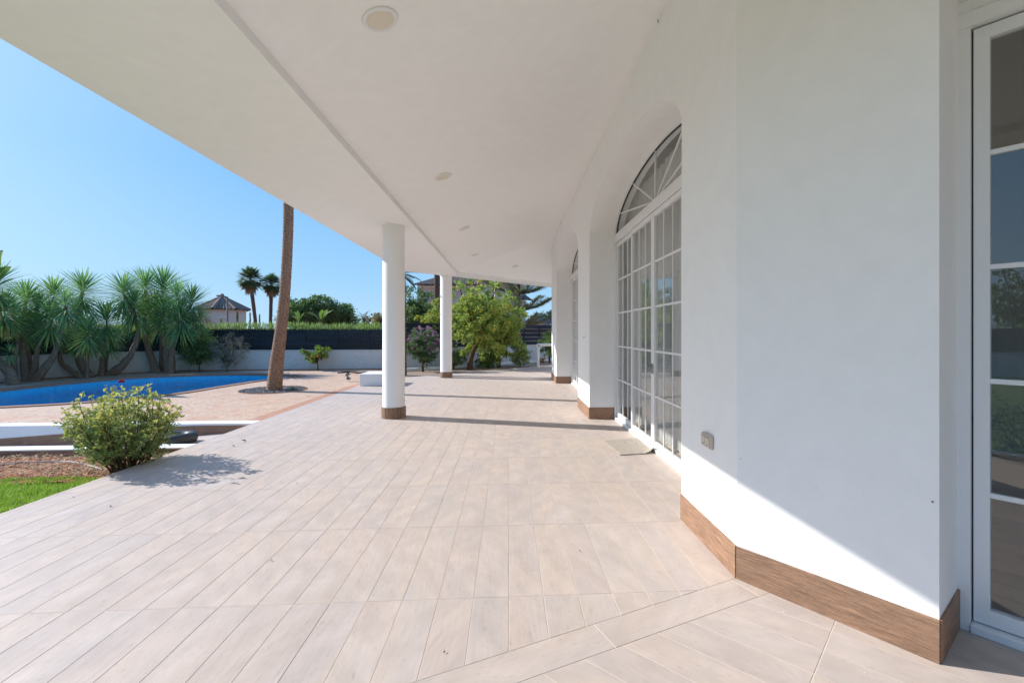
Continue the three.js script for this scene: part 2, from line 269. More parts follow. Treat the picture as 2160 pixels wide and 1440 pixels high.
// ------------------------------------------------------------------ terrace of long planks
const S22 = Math.sin(Math.PI / 8), C22 = Math.cos(Math.PI / 8), W1 = [1.41, -2.82];
const TERR = [[-4.25, -2.45], [-4.25, -15.15], [9, -28.4], [14, -28.4], [14, 12], [10.2, 12]];
const terrace = new THREE.Group(); terrace.name = 'terrace'; scene.add(terrace);
struct(terrace, 'pale wood-look stoneware terrace floor laid in long planks', 'terrace');
mesh('screed', prism(TERR, -0.4, -0.0017), groutMat, terrace);
{
  const clip = (poly, nx, nz, c) => {                      // keep nx*x+nz*z <= c
    const out = [];
    poly.forEach((p, i) => { const q = poly[(i + 1) % poly.length], a = nx * p[0] + nz * p[1] - c, b = nx * q[0] + nz * q[1] - c;
      if (a <= 0) out.push(p); if ((a < 0 && b > 0) || (a > 0 && b < 0)) { const t = a / (a - b); out.push([p[0] + (q[0] - p[0]) * t, p[1] + (q[1] - p[1]) * t]); } });
    return out;
  };
  const HW = 0.1 - 0.0019, HL = 0.5 - 0.0019;
  // a plank with a small chamfer on top; local x across, z along
  function plankGeo(poly, ou, ov) {
    const cx = poly.reduce((s, p) => s + p[0], 0) / poly.length, cz = poly.reduce((s, p) => s + p[1], 0) / poly.length;
    const p = [], uv = [], ins = q => { const l = Math.hypot(q[0] - cx, q[1] - cz), k = Math.max(0, 1 - 0.0016 / Math.max(0.02, l)); return [cx + (q[0] - cx) * k, cz + (q[1] - cz) * k]; };
    const top = poly.map(ins), put = (q, y) => { p.push(q[0], y, q[1]); uv.push(q[0] + ou, q[1] + ov); };
    for (let k = 1; k + 1 < top.length; k++) { put(top[0], 0); put(top[k], 0); put(top[k + 1], 0); }
    poly.forEach((q, i) => { const j = (i + 1) % poly.length, a = poly[j], tq = top[i], ta = top[j];
      put(q, -0.0008); put(a, -0.0008); put(ta, 0); put(q, -0.0008); put(ta, 0); put(tq, 0);
      put(q, -0.02); put(a, -0.02); put(a, -0.0008); put(q, -0.02); put(a, -0.0008); put(q, -0.0008); });
    const g = new THREE.BufferGeometry(); g.setAttribute('position', new THREE.Float32BufferAttribute(p, 3)); g.setAttribute('uv', new THREE.Float32BufferAttribute(uv, 2)); g.computeVertexNormals(); return g;
  }
  const rect = [[-HW, -HL], [-HW, HL], [HW, HL], [HW, -HL]];
  const variants = []; for (let k = 0; k < 16; k++) variants.push(plankGeo(rect, rr(0, 4), rr(0, 4)));
  const jobs = [];
  const nS = [S22, C22], cS = W1[0] * S22 + W1[1] * C22;
  function add(cx, cz, turn, cuts) {
    const c = Math.cos(turn), s = Math.sin(turn);
    let w = rect.map(([x, z]) => [cx + x * c + z * s, cz - x * s + z * c]);
    const before = w.map(p => p.join()).join('|');
    for (const k of cuts) { w = clip(w, ...k); if (w.length < 3) return; }
    let area = 0; w.forEach((p, i) => { const q = w[(i + 1) % w.length]; area += p[0] * q[1] - q[0] * p[1]; });
    if (Math.abs(area) < 0.004) return;
    const d = depthOf(V(cx, 0, cz)), r = V(cx, 0, cz).sub(V(0, 0, 0)).dot(RT);
    const seen = d > 0.6 && (r / d * FPX + CX > -150) && (r / d * FPX + CX < 2300) && (CY + EYE * FPX / d < 1640) && !(cx > 1.6 && cz < -2.9 && cz > -3.5);
    const uncut = w.map(p => p.join()).join('|') === before;
    jobs.push({ cx, cz, turn, w, uncut, size: seen ? Math.abs(area) / (d * d * d) : 0, m: tileMats[Math.floor(rnd() * tileMats.length)], v: Math.floor(rnd() * 16), dy: rr(-0.0003, 0.0003) });
  }
  const terrCuts = [[-0.70711, 0.70711, 1.8 * 0.70711 - 0.001], [-1, 0, 4.249], [-0.70711, -0.70711, 19.4 * 0.70711 - 0.001]];
  for (let i = -22; i < 10; i++) for (let j = 0; j < 20; j++) {
    const cx = 0.1 + i * 0.2, cz = -0.2 - j;
    if (cx > 1.62 && !(cz < -2.5)) continue;
    add(cx, cz, 0, [...terrCuts, [nS[0], nS[1], cS - 0.0023]]);
  }
  for (let k = -7; k < 3; k++) {                             // the border plank course
    const e = -0.55 + k, cx = W1[0] + C22 * e + S22 * 0.1, cz = W1[1] - S22 * e + C22 * 0.1;
    if (k > 1) continue;
    add(cx, cz, Math.PI / 2 + Math.PI / 8, [...terrCuts]);
  }
  for (let a = 0; a < 26; a++) for (let b = -3; b < 5; b++) {   // the turned field
    const q = 0.28 + a * 0.2, m = -0.96 + b, cx = (q + m) * 0.70711, cz = (m - q) * 0.70711;
    if (cz > 1.6 || cx < -3) continue;
    add(cx, cz, Math.PI / 4, [...terrCuts, [-nS[0], -nS[1], -(cS + 0.2023)]]);
  }
  jobs.sort((a, b) => b.size - a.size);
  const rest = [];
  jobs.forEach((J, i) => {
    let g, px = 0, pz = 0, turn = 0;
    const local = () => { const c = Math.cos(-J.turn), s = Math.sin(-J.turn); return J.w.map(([x, z]) => { const dx = x - J.cx, dz = z - J.cz; return [dx * c + dz * s, -dx * s + dz * c]; }); };
    g = J.uncut ? variants[J.v] : plankGeo(local(), rr(0, 4), rr(0, 4));
    if (i < 296 && J.size > 0) {
      const m = mesh('plank', g, J.m, terrace); m.position.set(J.cx, J.dy, J.cz); m.rotation.y = J.turn;
    } else { const h = g.clone(); h.rotateY(J.turn); h.translate(J.cx, J.dy, J.cz); rest.push(h); }
  });
  const f = mesh('plank_field', rest, tileMats[0], terrace); f.userData.kind = 'stuff';
}

// ------------------------------------------------------------------ the villa
const villa = thing('villa', 'white villa with a deep covered terrace, round columns and arched glass doors', 'house');
const SOFFIT = 3.41, CEIL0 = 3.49, SL = 0.31;
{
  // walls with arched openings: shape in (s, y), pushed inwards from the face
  const SPRING = 3.20, RISE = 0.69;
  function archedWall(len, niches, height, thick) {
    const s = new THREE.Shape([[0, -0.02], [len, -0.02], [len, height], [0, height]].map(p => new THREE.Vector2(...p)));
    for (const [a, b] of niches) {
      const h = new THREE.Path(); h.moveTo(a, -0.01); h.lineTo(b, -0.01); h.lineTo(b, SPRING);
      h.absellipse((a + b) / 2, SPRING, (b - a) / 2, RISE, 0, Math.PI, false); h.lineTo(a, -0.01); s.holes.push(h);
    }
    const g = new THREE.ExtrudeGeometry(s, { depth: thick, bevelEnabled: false, curveSegments: 40 }); g.translate(0, 0, -thick); return g;
  }
  // local x along the wall, y up, z out of the wall face
  function place(g, x, z, turn) { g.rotateY(turn); g.translate(x, 0, z); return g; }
  const T1 = -Math.PI / 2, T2 = -Math.atan2(0.81, 0.587);
  const FAR = -15.35;
  const n1 = [-8.13 - FAR, -3.75 - FAR], n2 = [-13.83 - FAR, -9.48 - FAR];
  mesh('wall', place(archedWall(-2.82 - FAR, [n2, n1], 4.75, 0.6), 1.41, FAR, T1), plaster, villa);
  mesh('wall', place(archedWall(9, [[0.965, 5.3]], 4.74, 0.6), 1.41, -2.82, T2), plaster, villa);
  { mesh('wall', place(bx(9, 4.74, 0.5, 4.5, 2.35, 0.25), 1.41, FAR, Math.PI / 4), plaster, villa); }
  // back of the house, closing the rooms
  const wallLine = (a, b, h, t = 0.3) => { const l = Math.hypot(b[0] - a[0], b[1] - a[1]); const g = bx(l, h, t, l / 2, h / 2 - 0.02, 0); g.rotateY(-Math.atan2(b[1] - a[1], b[0] - a[0])); g.translate(a[0], 0, a[1]); return g; };
  mesh('back_wall', [wallLine([5.6, -11.4], [5.6, -6.2], 6.6), wallLine([5.6, -11.4], [14, -19.8], 6.6), wallLine([5.6, -6.2], [14, 2.4], 6.6), wallLine([7.5, -21.4], [14, -19.8], 6.6), wallLine([6.6, 4.5], [14, 2.4], 6.6)], roomMat, villa);
  for (const [a, b] of [[[1.95, -8.8], [5.6, -8.8]], [[1.95, -3.0], [5.6, -6.0]], [[1.95, -14.6], [5.6, -11.6]]]) mesh('room_partition', wallLine(a, b, 5), roomMat, villa);
  // skirting tiles of about a metre
  let k = 0;
  function skirt(a, b, n, h = 0.2) {
    const l = Math.hypot(b[0] - a[0], b[1] - a[1]), ang = -Math.atan2(b[1] - a[1], b[0] - a[0]), w = l / n;
    for (let i = 0; i < n; i++) {
      const g = rbx(w - 0.0015, h, 0.014, 0, 0, 0, 0.002), uv = g.attributes.uv, p = g.attributes.position, o = rr(0, 3), o2 = rr(0, 1);
      for (let q = 0; q < uv.count; q++) uv.setXY(q, p.getX(q) / 1.2 + o, p.getY(q) / 0.32 + o2);
      const m = mesh('skirting_tile', g, skirtMats[k++ % 3], villa), t = (i + 0.5) / n;
      m.position.set(a[0] + (b[0] - a[0]) * t, h / 2 - 0.001, a[1] + (b[1] - a[1]) * t); m.rotation.y = ang;
    }
  }
  const W0 = [1.41 + 0.565, -2.82 + 0.78], o = 0.006;
  skirt([1.41 - o, -2.82], [1.41 - o, -3.75], 1);
  skirt([1.41 - o * 0.81, -2.82 + o * 0.587], [W0[0] - o * 0.81 + 0.004, W0[1] + o * 0.587 + 0.005], 1);
  skirt([W0[0] + o * 0.587, W0[1] + o * 0.81], [W0[0] + 0.81 * 0.43 + o * 0.587, W0[1] - 0.587 * 0.43 + o * 0.81], 1);
  skirt([1.41 - o, -8.13], [1.41 - o, -9.48], 2);
  skirt([1.403, -8.13 + o], [1.845, -8.13 + o], 1);
  skirt([1.403, -13.83 + o], [1.845, -13.83 + o], 1);
  skirt([1.41 - o, -13.83], [1.41 - o, -15.35], 2);
  // soffit beam ring, sloping ceiling, roof
  const outer = [[-3.27, -2.8], [-3.27, -14.8], [8, -26.07], [9.5, -24.5], [9.5, 8], [8, 8.47]];
  const inner = [[-1.68, -2.15], [-1.68, -15.48], [7.2, -24.36], [9.3, -22.2], [9.3, 6.4], [7.2, 6.73]];
  mesh('soffit_beam', prism(outer, SOFFIT, 3.78, [inner]), plaster, villa);
  const yA = (x, z) => CEIL0 + SL * (x + 1.68), yB = (x, z) => CEIL0 + SL * Math.max(0, 12.13 + 0.70711 * (x + z)), yC = (x, z) => CEIL0 + SL * Math.max(0, (x - z - 0.47) * 0.70711);
  const lift = (f, pts, d = 0) => sheet(pts.map(([x, z]) => V(x, f(x, z) + d, z)));
  const ceilGeo = [lift(yA, [[-1.70, -2.17], [1.95, -3.66], [1.95, -13.96], [-1.70, -15.46]]), lift(yB, [[-1.70, -15.46], [1.95, -13.96], [9.3, -21.3], [7.3, -24.46]]), lift(yC, [[-1.70, -2.17], [7.3, 6.83], [9.3, 3.7], [1.95, -3.66]])];
  mesh('ceiling', ceilGeo, plaster, villa);
  const rA = (x, z) => 3.80 + SL * (x + 3.27), rB = (x, z) => 3.80 + SL * 0.70711 * (x + z + 18.07), rC = (x, z) => 3.80 + SL * 0.70711 * (x - z + 0.47);
  const roofMat = new THREE.MeshStandardMaterial({ color: lin(0.33, 0.2, 0.14), roughness: 0.9 });
  mesh('roof', [lift(rA, [[-3.27, -2.8], [5.7, -6.5], [5.7, -11.1], [-3.27, -14.8]]), lift(rB, [[-3.27, -14.8], [5.7, -11.1], [14, -19.4], [8.5, -26.57]]), lift(rC, [[-3.27, -2.8], [8.5, 8.97], [14, 1.8], [5.7, -6.5]])], roofMat, villa);
  // round columns with a banded tile foot
  for (const [x, z, label] of [[-2.05, -8.52, 'round white column beside the pool terrace'], [-2.09, -15.86, 'round white column at the corner of the roof'], [-2.05, -1.18, 'round white column behind the camera end']]) {
    const c = new THREE.Group(); c.name = 'column'; c.position.set(x, 0, z); villa.add(c);
    const sh = new THREE.CylinderGeometry(0.190, 0.193, SOFFIT - 0.19, 48, 8); sh.translate(0, 0.19 + (SOFFIT - 0.19) / 2 + 0.004, 0);
    mesh('shaft', sh, plaster, c);
    const N = 18;
    for (let q = 0; q < N; q++) {
      const w = 2 * 0.205 * Math.sin(Math.PI / N) - 0.002, g = rbx(w, 0.19, 0.016, 0, 0.095, 0.202, 0.002), uv = g.attributes.uv, p = g.attributes.position, oo = rr(0, 2);
      for (let i = 0; i < uv.count; i++) uv.setXY(i, p.getY(i) / 1.2 + oo, p.getX(i) / 0.32 + oo);
      const m = mesh('foot_tile', g, skirtMats[Math.floor(rnd() * 3)], c); m.rotation.y = q / N * 2 * Math.PI;
    }
  }
  // recessed lamps, unlit
  const lensMat = new THREE.MeshStandardMaterial({ color: lin(0.74, 0.67, 0.55), roughness: 0.5 }), ringMat = new THREE.MeshStandardMaterial({ color: lin(0.8, 0.8, 0.79), roughness: 0.45 });
  const lamps = [[-0.906, -3.377, yA], [-0.931, -6.716, yA], [-0.942, -10.017, yA], [-0.954, -13.416, yA], (() => { const q = ray(1087, 561), k = (CEIL0 + SL * 12.13 - EYE) / (q.y - SL * 0.70711 * (q.x + q.z)); return [q.x * k, q.z * k, yB]; })()];
  for (const [x, z, f] of lamps) {
    const d = new THREE.Group(); d.name = 'downlight'; villa.add(d);
    const ring = new THREE.LatheGeometry([[0.094, -0.006], [0.100, -0.012], [0.122, -0.009], [0.128, 0.0], [0.122, 0.004], [0.094, 0.004]].map(p => new THREE.Vector2(...p)), 40);
    const lens = new THREE.CylinderGeometry(0.0935, 0.0935, 0.004, 40); lens.translate(0, -0.007, 0);
    mesh('rim', ring, ringMat, d); mesh('lens', lens, lensMat, d);
    d.position.set(x, f(x, z) - 0.003, z);
    const nrm = f === yA ? V(-SL, 1, 0) : V(-SL * 0.70711, 1, -SL * 0.70711);
    d.quaternion.setFromUnitVectors(V(0, 1, 0), nrm.normalize());
  }
  for (const [x, y, z] of [[1.385, 4.40, -4.28], [1.38, 4.39, -12.27]]) {
    const h = new THREE.TorusGeometry(0.016, 0.004, 6, 14, 4.4); h.rotateY(1.2); h.translate(x, y, z); mesh('hook', h, metalGrey, villa);
  }
  { const p1 = at(1236, 712, 8.9); const h = new THREE.TorusGeometry(0.02, 0.004, 6, 14, 3.6); h.translate(1.395, p1.y, -8.62); mesh('hook', h, metalGrey, villa); }

  // old screw plugs left in the angled wall
  for (const [u, v, q] of [[1968, 1058, 0.005], [1563, 968, 0.0025], [1722, 1030, 0.002], [1688, 1160, 0.002]]) {
    const d = ray(u, v), n = V(-0.81, 0, 0.587), k = V(1.41, EYE, -2.82).sub(V(0, EYE, 0)).dot(n) / d.dot(n), p = V(0, EYE, 0).addScaledVector(d, k), g = new THREE.CylinderGeometry(q, q, 0.004, 10);
    g.rotateX(Math.PI / 2); g.rotateY(T2); g.translate(p.x, p.y, p.z); mesh('screw_plug', g, metalGrey, villa);
  }
  // french doors: four leaves, fan light above; local x along, z out
  function frenchDoors(x, z, turn, W, label) {
    const D = new THREE.Group(); D.name = 'french_doors'; D.position.set(x, 0, z); D.rotation.y = turn; D.userData.label = label; villa.add(D);
    const H = 3.06, TR = 3.20, jw = 0.055, zf = 0;
    // outer frame: jambs, sill, transom
    for (const jx of [jw / 2 - 0.004, W - jw / 2 + 0.004]) mesh('jamb', rbx(jw, TR, 0.09, jx, TR / 2, zf), joinery, D);
    mesh('sill', rbx(W - 2 * jw + 0.006, 0.045, 0.10, W / 2, 0.0225, zf + 0.008, 0.006), joinery, D);
    mesh('transom', [rbx(W + 0.01, 0.075, 0.10, W / 2, H + 0.045, zf + 0.004), rbx(W + 0.01, 0.065, 0.085, W / 2, H + 0.118, zf)], joinery, D);
    const lw = (W - 2 * jw) / 4, y0 = 0.05, y1 = H;
    for (let L = 0; L < 4; L++) {
      const x0 = jw + L * lw, x1 = x0 + lw, sl = L === 1 || L === 2, z0 = zf + (sl ? 0.016 : -0.010), st = 0.062, bt = 0.075, tp = 0.065, g = 0.003;
      mesh('leaf_frame', [rbx(st, y1 - y0, 0.05, x0 + g + st / 2, (y0 + y1) / 2, z0), rbx(st, y1 - y0, 0.05, x1 - g - st / 2, (y0 + y1) / 2, z0),
        rbx(lw - 2 * st - 2 * g + 0.004, bt, 0.047, (x0 + x1) / 2, y0 + bt / 2, z0), rbx(lw - 2 * st - 2 * g + 0.004, tp, 0.047, (x0 + x1) / 2, y1 - tp / 2, z0)], joinery, D);
      mesh('seal', [bx(0.006, y1 - y0, 0.02, x0, (y0 + y1) / 2, z0 - 0.012), bx(lw, 0.006, 0.02, (x0 + x1) / 2, y1 + 0.003, z0 - 0.01), bx(lw, 0.006, 0.02, (x0 + x1) / 2, y0 - 0.003, z0 - 0.012)], gasket, D);
      const ix0 = x0 + g + st, ix1 = x1 - g - st, iy0 = y0 + bt, iy1 = y1 - tp, cw = (ix1 - ix0) / 3, rh = (iy1 - iy0) / 5;
      for (let c = 1; c < 3; c++) mesh('muntin', rbx(0.018, iy1 - iy0 + 0.01, 0.020, ix0 + c * cw, (iy0 + iy1) / 2, z0), joinery, D);
      for (let r = 1; r < 5; r++) mesh('muntin', rbx(ix1 - ix0 + 0.01, 0.026, 0.023, (ix0 + ix1) / 2, iy0 + r * rh, z0), joinery, D);
      const pg = new THREE.PlaneGeometry(cw + 0.002, rh + 0.002);
      for (let c = 0; c < 3; c++) for (let r = 0; r < 5; r++) { const m = mesh('pane', pg, glass, D); m.position.set(ix0 + (c + 0.5) * cw, iy0 + (r + 0.5) * rh, z0); m.rotation.y = rr(-0.0012, 0.0012); }
    }
    for (const hx of [W / 2 - 0.035, W / 2 + 0.035]) mesh('handle', [rbx(0.016, 0.13, 0.012, hx, 1.05, zf + 0.047, 0.004), rbx(0.012, 0.012, 0.05, hx, 1.08, zf + 0.072, 0.003)], metalGrey, D);
    // fan light
    const a = W / 2 + 0.002, b = 0.69, yb = TR - 0.05, E = (t, k, dz) => V(W / 2 + Math.cos(t) * (a - k), TR - 0.02 + Math.sin(t) * (b + 0.02 - k), dz);
    const band = []; for (let i = 0; i <= 40; i++) band.push(E(Math.PI * i / 40, 0.012, zf));
    const bs = new THREE.Shape(); for (let i = 0; i <= 40; i++) { const q = E(Math.PI * i / 40, 0, 0); i ? bs.lineTo(q.x, q.y) : bs.moveTo(q.x, q.y); } for (let i = 40; i >= 0; i--) { const q = E(Math.PI * i / 40, 0.035, 0); bs.lineTo(q.x, q.y); }
    const bg = new THREE.ExtrudeGeometry(bs, { depth: 0.06, bevelEnabled: false }); bg.translate(0, 0, zf - 0.03); mesh('arch_frame', bg, joinery, D);
    const bs2 = new THREE.Shape(); for (let i = 0; i <= 40; i++) { const q = E(Math.PI * i / 40, 0.035, 0); i ? bs2.lineTo(q.x, q.y) : bs2.moveTo(q.x, q.y); } for (let i = 40; i >= 0; i--) { const q = E(Math.PI * i / 40, 0.042, 0); bs2.lineTo(q.x, q.y); }
    const bg2 = new THREE.ExtrudeGeometry(bs2, { depth: 0.02, bevelEnabled: false }); bg2.translate(0, 0, zf - 0.005); mesh('seal', bg2, gasket, D);
    const hub = V(W / 2, TR + 0.0, zf);
    for (let i = 0; i < 6; i++) {
      const t0 = Math.PI * i / 6, t1 = Math.PI * (i + 1) / 6, sh = new THREE.Shape(); sh.moveTo(hub.x, hub.y - 0.02);
      for (let q = 0; q <= 10; q++) { const e = E(t0 + (t1 - t0) * q / 10, 0.03, 0); sh.lineTo(e.x, e.y); }
      const pg = new THREE.ShapeGeometry(sh); pg.translate(0, 0, zf); mesh('pane', pg, glass, D);
      if (i) { const e = E(t0, 0.03, zf), l = Math.hypot(e.x - hub.x, e.y - hub.y), g = rbx(l, 0.022, 0.024, l / 2, 0, 0); g.rotateZ(Math.atan2(e.y - hub.y, e.x - hub.x)); g.translate(hub.x, hub.y, zf); mesh('spoke', g, joinery, D); }
    }
    const hb = new THREE.CylinderGeometry(0.05, 0.05, 0.035, 20, 1, false, Math.PI / 2, Math.PI); hb.rotateX(Math.PI / 2); hb.translate(hub.x, hub.y - 0.018, zf + 0.003); mesh('hub', hb, joinery, D);
    return D;
  }
  frenchDoors(1.89, -8.13, T1, 4.38, 'arched white glazed doors nearest the switch, with a mat before them');
  frenchDoors(1.89, -13.83, T1, 4.35, 'arched white glazed doors farther along the terrace');
  frenchDoors(W0[0] + 0.81 * 0.455, W0[1] - 0.587 * 0.455, T2, 4.335, 'tall white glazed doors in the angled wall');
  // curtains behind the two straight doors
  function curtain(z0, z1, label) {
    const n = 260, L = z1 - z0, p = [], idx = [];
    for (let i = 0; i <= n; i++) { const t = i / n, w = Math.sin(t * L * 34 + 1.4 * Math.sin(t * L * 5)) * 0.026 + 0.012 * Math.sin(t * L * 11);
      for (const y of [0.03, 3.85]) p.push(2.12 + w * (y > 1 ? 0.75 : 1), y, z0 + L * t); if (i < n) { const o = i * 2; idx.push(o, o + 2, o + 1, o + 1, o + 2, o + 3); } }
    const g = new THREE.BufferGeometry(); g.setAttribute('position', new THREE.Float32BufferAttribute(p, 3)); g.setIndex(idx); g.computeVertexNormals();
    tag(mesh('curtain', g, curtainMat), label, 'curtain');
  }
  curtain(-8.2, -3.7, 'pale pleated curtain behind the arched doors beside the mat');
  curtain(-13.9, -9.4, 'pale pleated curtain behind the arched doors farther along');
}
// switch plate on the near pier
{
  const s = thing('wall_switch', 'beige double rocker switch on the white pier', 'switch', V(1.41, 0.757, -3.226), -Math.PI / 2);
  const beige = new THREE.MeshStandardMaterial({ color: lin(0.56, 0.48, 0.39), roughness: 0.45 }), beige2 = new THREE.MeshStandardMaterial({ color: lin(0.62, 0.54, 0.44), roughness: 0.4 });
  const pl = new RoundedBoxGeometry(0.165, 0.098, 0.026, 3, 0.012); pl.translate(0, 0, 0.012);
  mesh('plate', pl, beige, s);
  for (const x of [-0.034, 0.034]) { const r = rbx(0.062, 0.066, 0.012, x, -0.004, 0.027, 0.004, 2); r.rotateX(0.05); const m = mesh('rocker', r, beige2, s); const d = new THREE.CylinderGeometry(0.004, 0.004, 0.003, 10); d.rotateX(Math.PI / 2); d.translate(x + 0.008, -0.024, 0.034); mesh('indicator', d, blackPlastic, m); }
}
// door mat with a lifted corner
{
  const c = [[1.31, -6.47], [1.83, -6.59], [1.87, -5.77], [1.37, -5.70]], nx = 22, nz = 34, p = [], uv = [], idx = [];
  const top = (s, t) => { const x = (c[0][0] * (1 - s) + c[1][0] * s) * (1 - t) + (c[3][0] * (1 - s) + c[2][0] * s) * t, z = (c[0][1] * (1 - s) + c[1][1] * s) * (1 - t) + (c[3][1] * (1 - s) + c[2][1] * s) * t;
    const k = Math.max(0, s + t - 1.55) / 0.45; return [x - k * k * 0.05, 0.012 + k * k * 0.07 + 0.004 * noise(x * 18, z * 18), z - k * k * 0.02]; };
  for (const h of [0, -0.011]) for (let j = 0; j <= nz; j++) for (let i = 0; i <= nx; i++) { const q = top(i / nx, j / nz); p.push(q[0], q[1] + h, q[2]); uv.push(i / nx, j / nz); }
  const N = (nx + 1) * (nz + 1), id = (i, j) => j * (nx + 1) + i;
  for (let j = 0; j < nz; j++) for (let i = 0; i < nx; i++) { const a = id(i, j), b = id(i + 1, j), d = id(i, j + 1), e = id(i + 1, j + 1); idx.push(a, d, b, b, d, e, a + N, b + N, d + N, b + N, e + N, d + N); }
  const rim = (a, b) => idx.push(a, b, a + N, b, b + N, a + N);
  for (let i = 0; i < nx; i++) { rim(id(i, 0), id(i + 1, 0)); rim(id(i + 1, nz), id(i, nz)); } for (let j = 0; j < nz; j++) { rim(id(0, j + 1), id(0, j)); rim(id(nx, j), id(nx, j + 1)); }
  const g = new THREE.BufferGeometry(); g.setAttribute('position', new THREE.Float32BufferAttribute(p, 3)); g.setAttribute('uv', new THREE.Float32BufferAttribute(uv, 2)); g.setIndex(idx); g.computeVertexNormals();
  const weave = tex(256, 256, (u, v) => { const w = 0.5 + 0.5 * Math.sin(u * 6.283 * 40) * Math.sin(v * 6.283 * 52), q = perF(u, v, 60, 60, 3, 4), b = 0.66 + 0.1 * w + q * 0.35; return [b, b * 0.95, b * 0.88]; });
  tag(mesh('door_mat', g, new THREE.MeshStandardMaterial({ map: weave, color: lin(0.88, 0.86, 0.86), roughness: 1, bumpMap: weave, bumpScale: 0.004 })), 'beige woven door mat with one turned-up corner', 'mat');
}

// ------------------------------------------------------------------ sunken passage between terrace and deck
{
  const r = thing('sunken_ramp', 'narrow sunken ramp between white-topped kerb walls beside the terrace', 'ramp'); r.userData.kind = 'structure';
  const fl = (x0, x1, y0, y1, z0, z1) => sheet([V(x0, y0, z0), V(x0, y0, z1), V(x1, y1, z1), V(x1, y1, z0)]);
  mesh('ramp_floor', fl(-4.255, -10.5, -0.13, -0.56, -8.15, -6.6), tileMats[0], r);
  mesh('kerb_wall', prism([[-4.262, -8.10], [-4.262, -8.352], [-15.4, -8.352], [-15.4, -8.10]], -0.9, 0.0), whitePaint, r);
  mesh('kerb_wall', prism([[-4.262, -6.46], [-4.262, -6.68], [-15.4, -6.68], [-15.4, -6.46]], -0.9, -0.004), whitePaint, r);
  // tiles along the foot of the far wall, falling with the ramp
  for (let i = 0; i < 7; i++) {
    const x0 = -4.27 - i * 0.9, x1 = x0 - 0.895, f = x => -0.13 - (-x - 4.255) / 6.245 * 0.43, top = x => Math.min(-0.03, f(x) + 0.2);
    const g = new THREE.BufferGeometry(), z = -8.094;
    g.setAttribute('position', new THREE.Float32BufferAttribute([x0, f(x0), z, x1, f(x1), z, x1, top(x1), z, x0, f(x0), z, x1, top(x1), z, x0, top(x0), z, x0, top(x0), z, x1, top(x1), z, x1, top(x1), z - 0.01, x0, top(x0), z, x1, top(x1), z - 0.01, x0, top(x0), z - 0.01], 3));
    g.setAttribute('uv', new THREE.Float32BufferAttribute([0, 0, 0.75, 0, 0.75, 0.6, 0, 0, 0.75, 0.6, 0, 0.6, 0, 0, 1, 0, 1, 0.1, 0, 0, 1, 0.1, 0, 0.1].map((q, k) => k % 2 ? q : q + i * 0.37), 2)); g.computeVertexNormals();
    mesh('skirting_tile', g, skirtMats[i % 3], r);
  }
  for (let i = 0; i < 6; i++) {
    const g = rbx(1.0, 0.12, 0.012, -4.78 - i * 1.003, -0.075, -6.456, 0.002), uv = g.attributes.uv, p = g.attributes.position;
    for (let q = 0; q < uv.count; q++) uv.setXY(q, p.getX(q) / 1.2, p.getY(q) / 0.3);
    mesh('skirting_tile', g, skirtMats[(i + 1) % 3], r);
  }
  const tub = new THREE.LatheGeometry([[0.0, 0.02], [0.17, 0.02], [0.235, 0.045], [0.255, 0.10], [0.245, 0.155], [0.215, 0.185], [0.17, 0.19], [0.12, 0.175], [0.10, 0.14], [0, 0.13]].map(p => new THREE.Vector2(...p)), 36);
  const tb = mesh('rubber_tub', tub, blackPlastic); tb.position.set(-5.02, -0.2, -7.45); tag(tb, 'low round black rubber tub standing in the sunken ramp', 'tub');
}
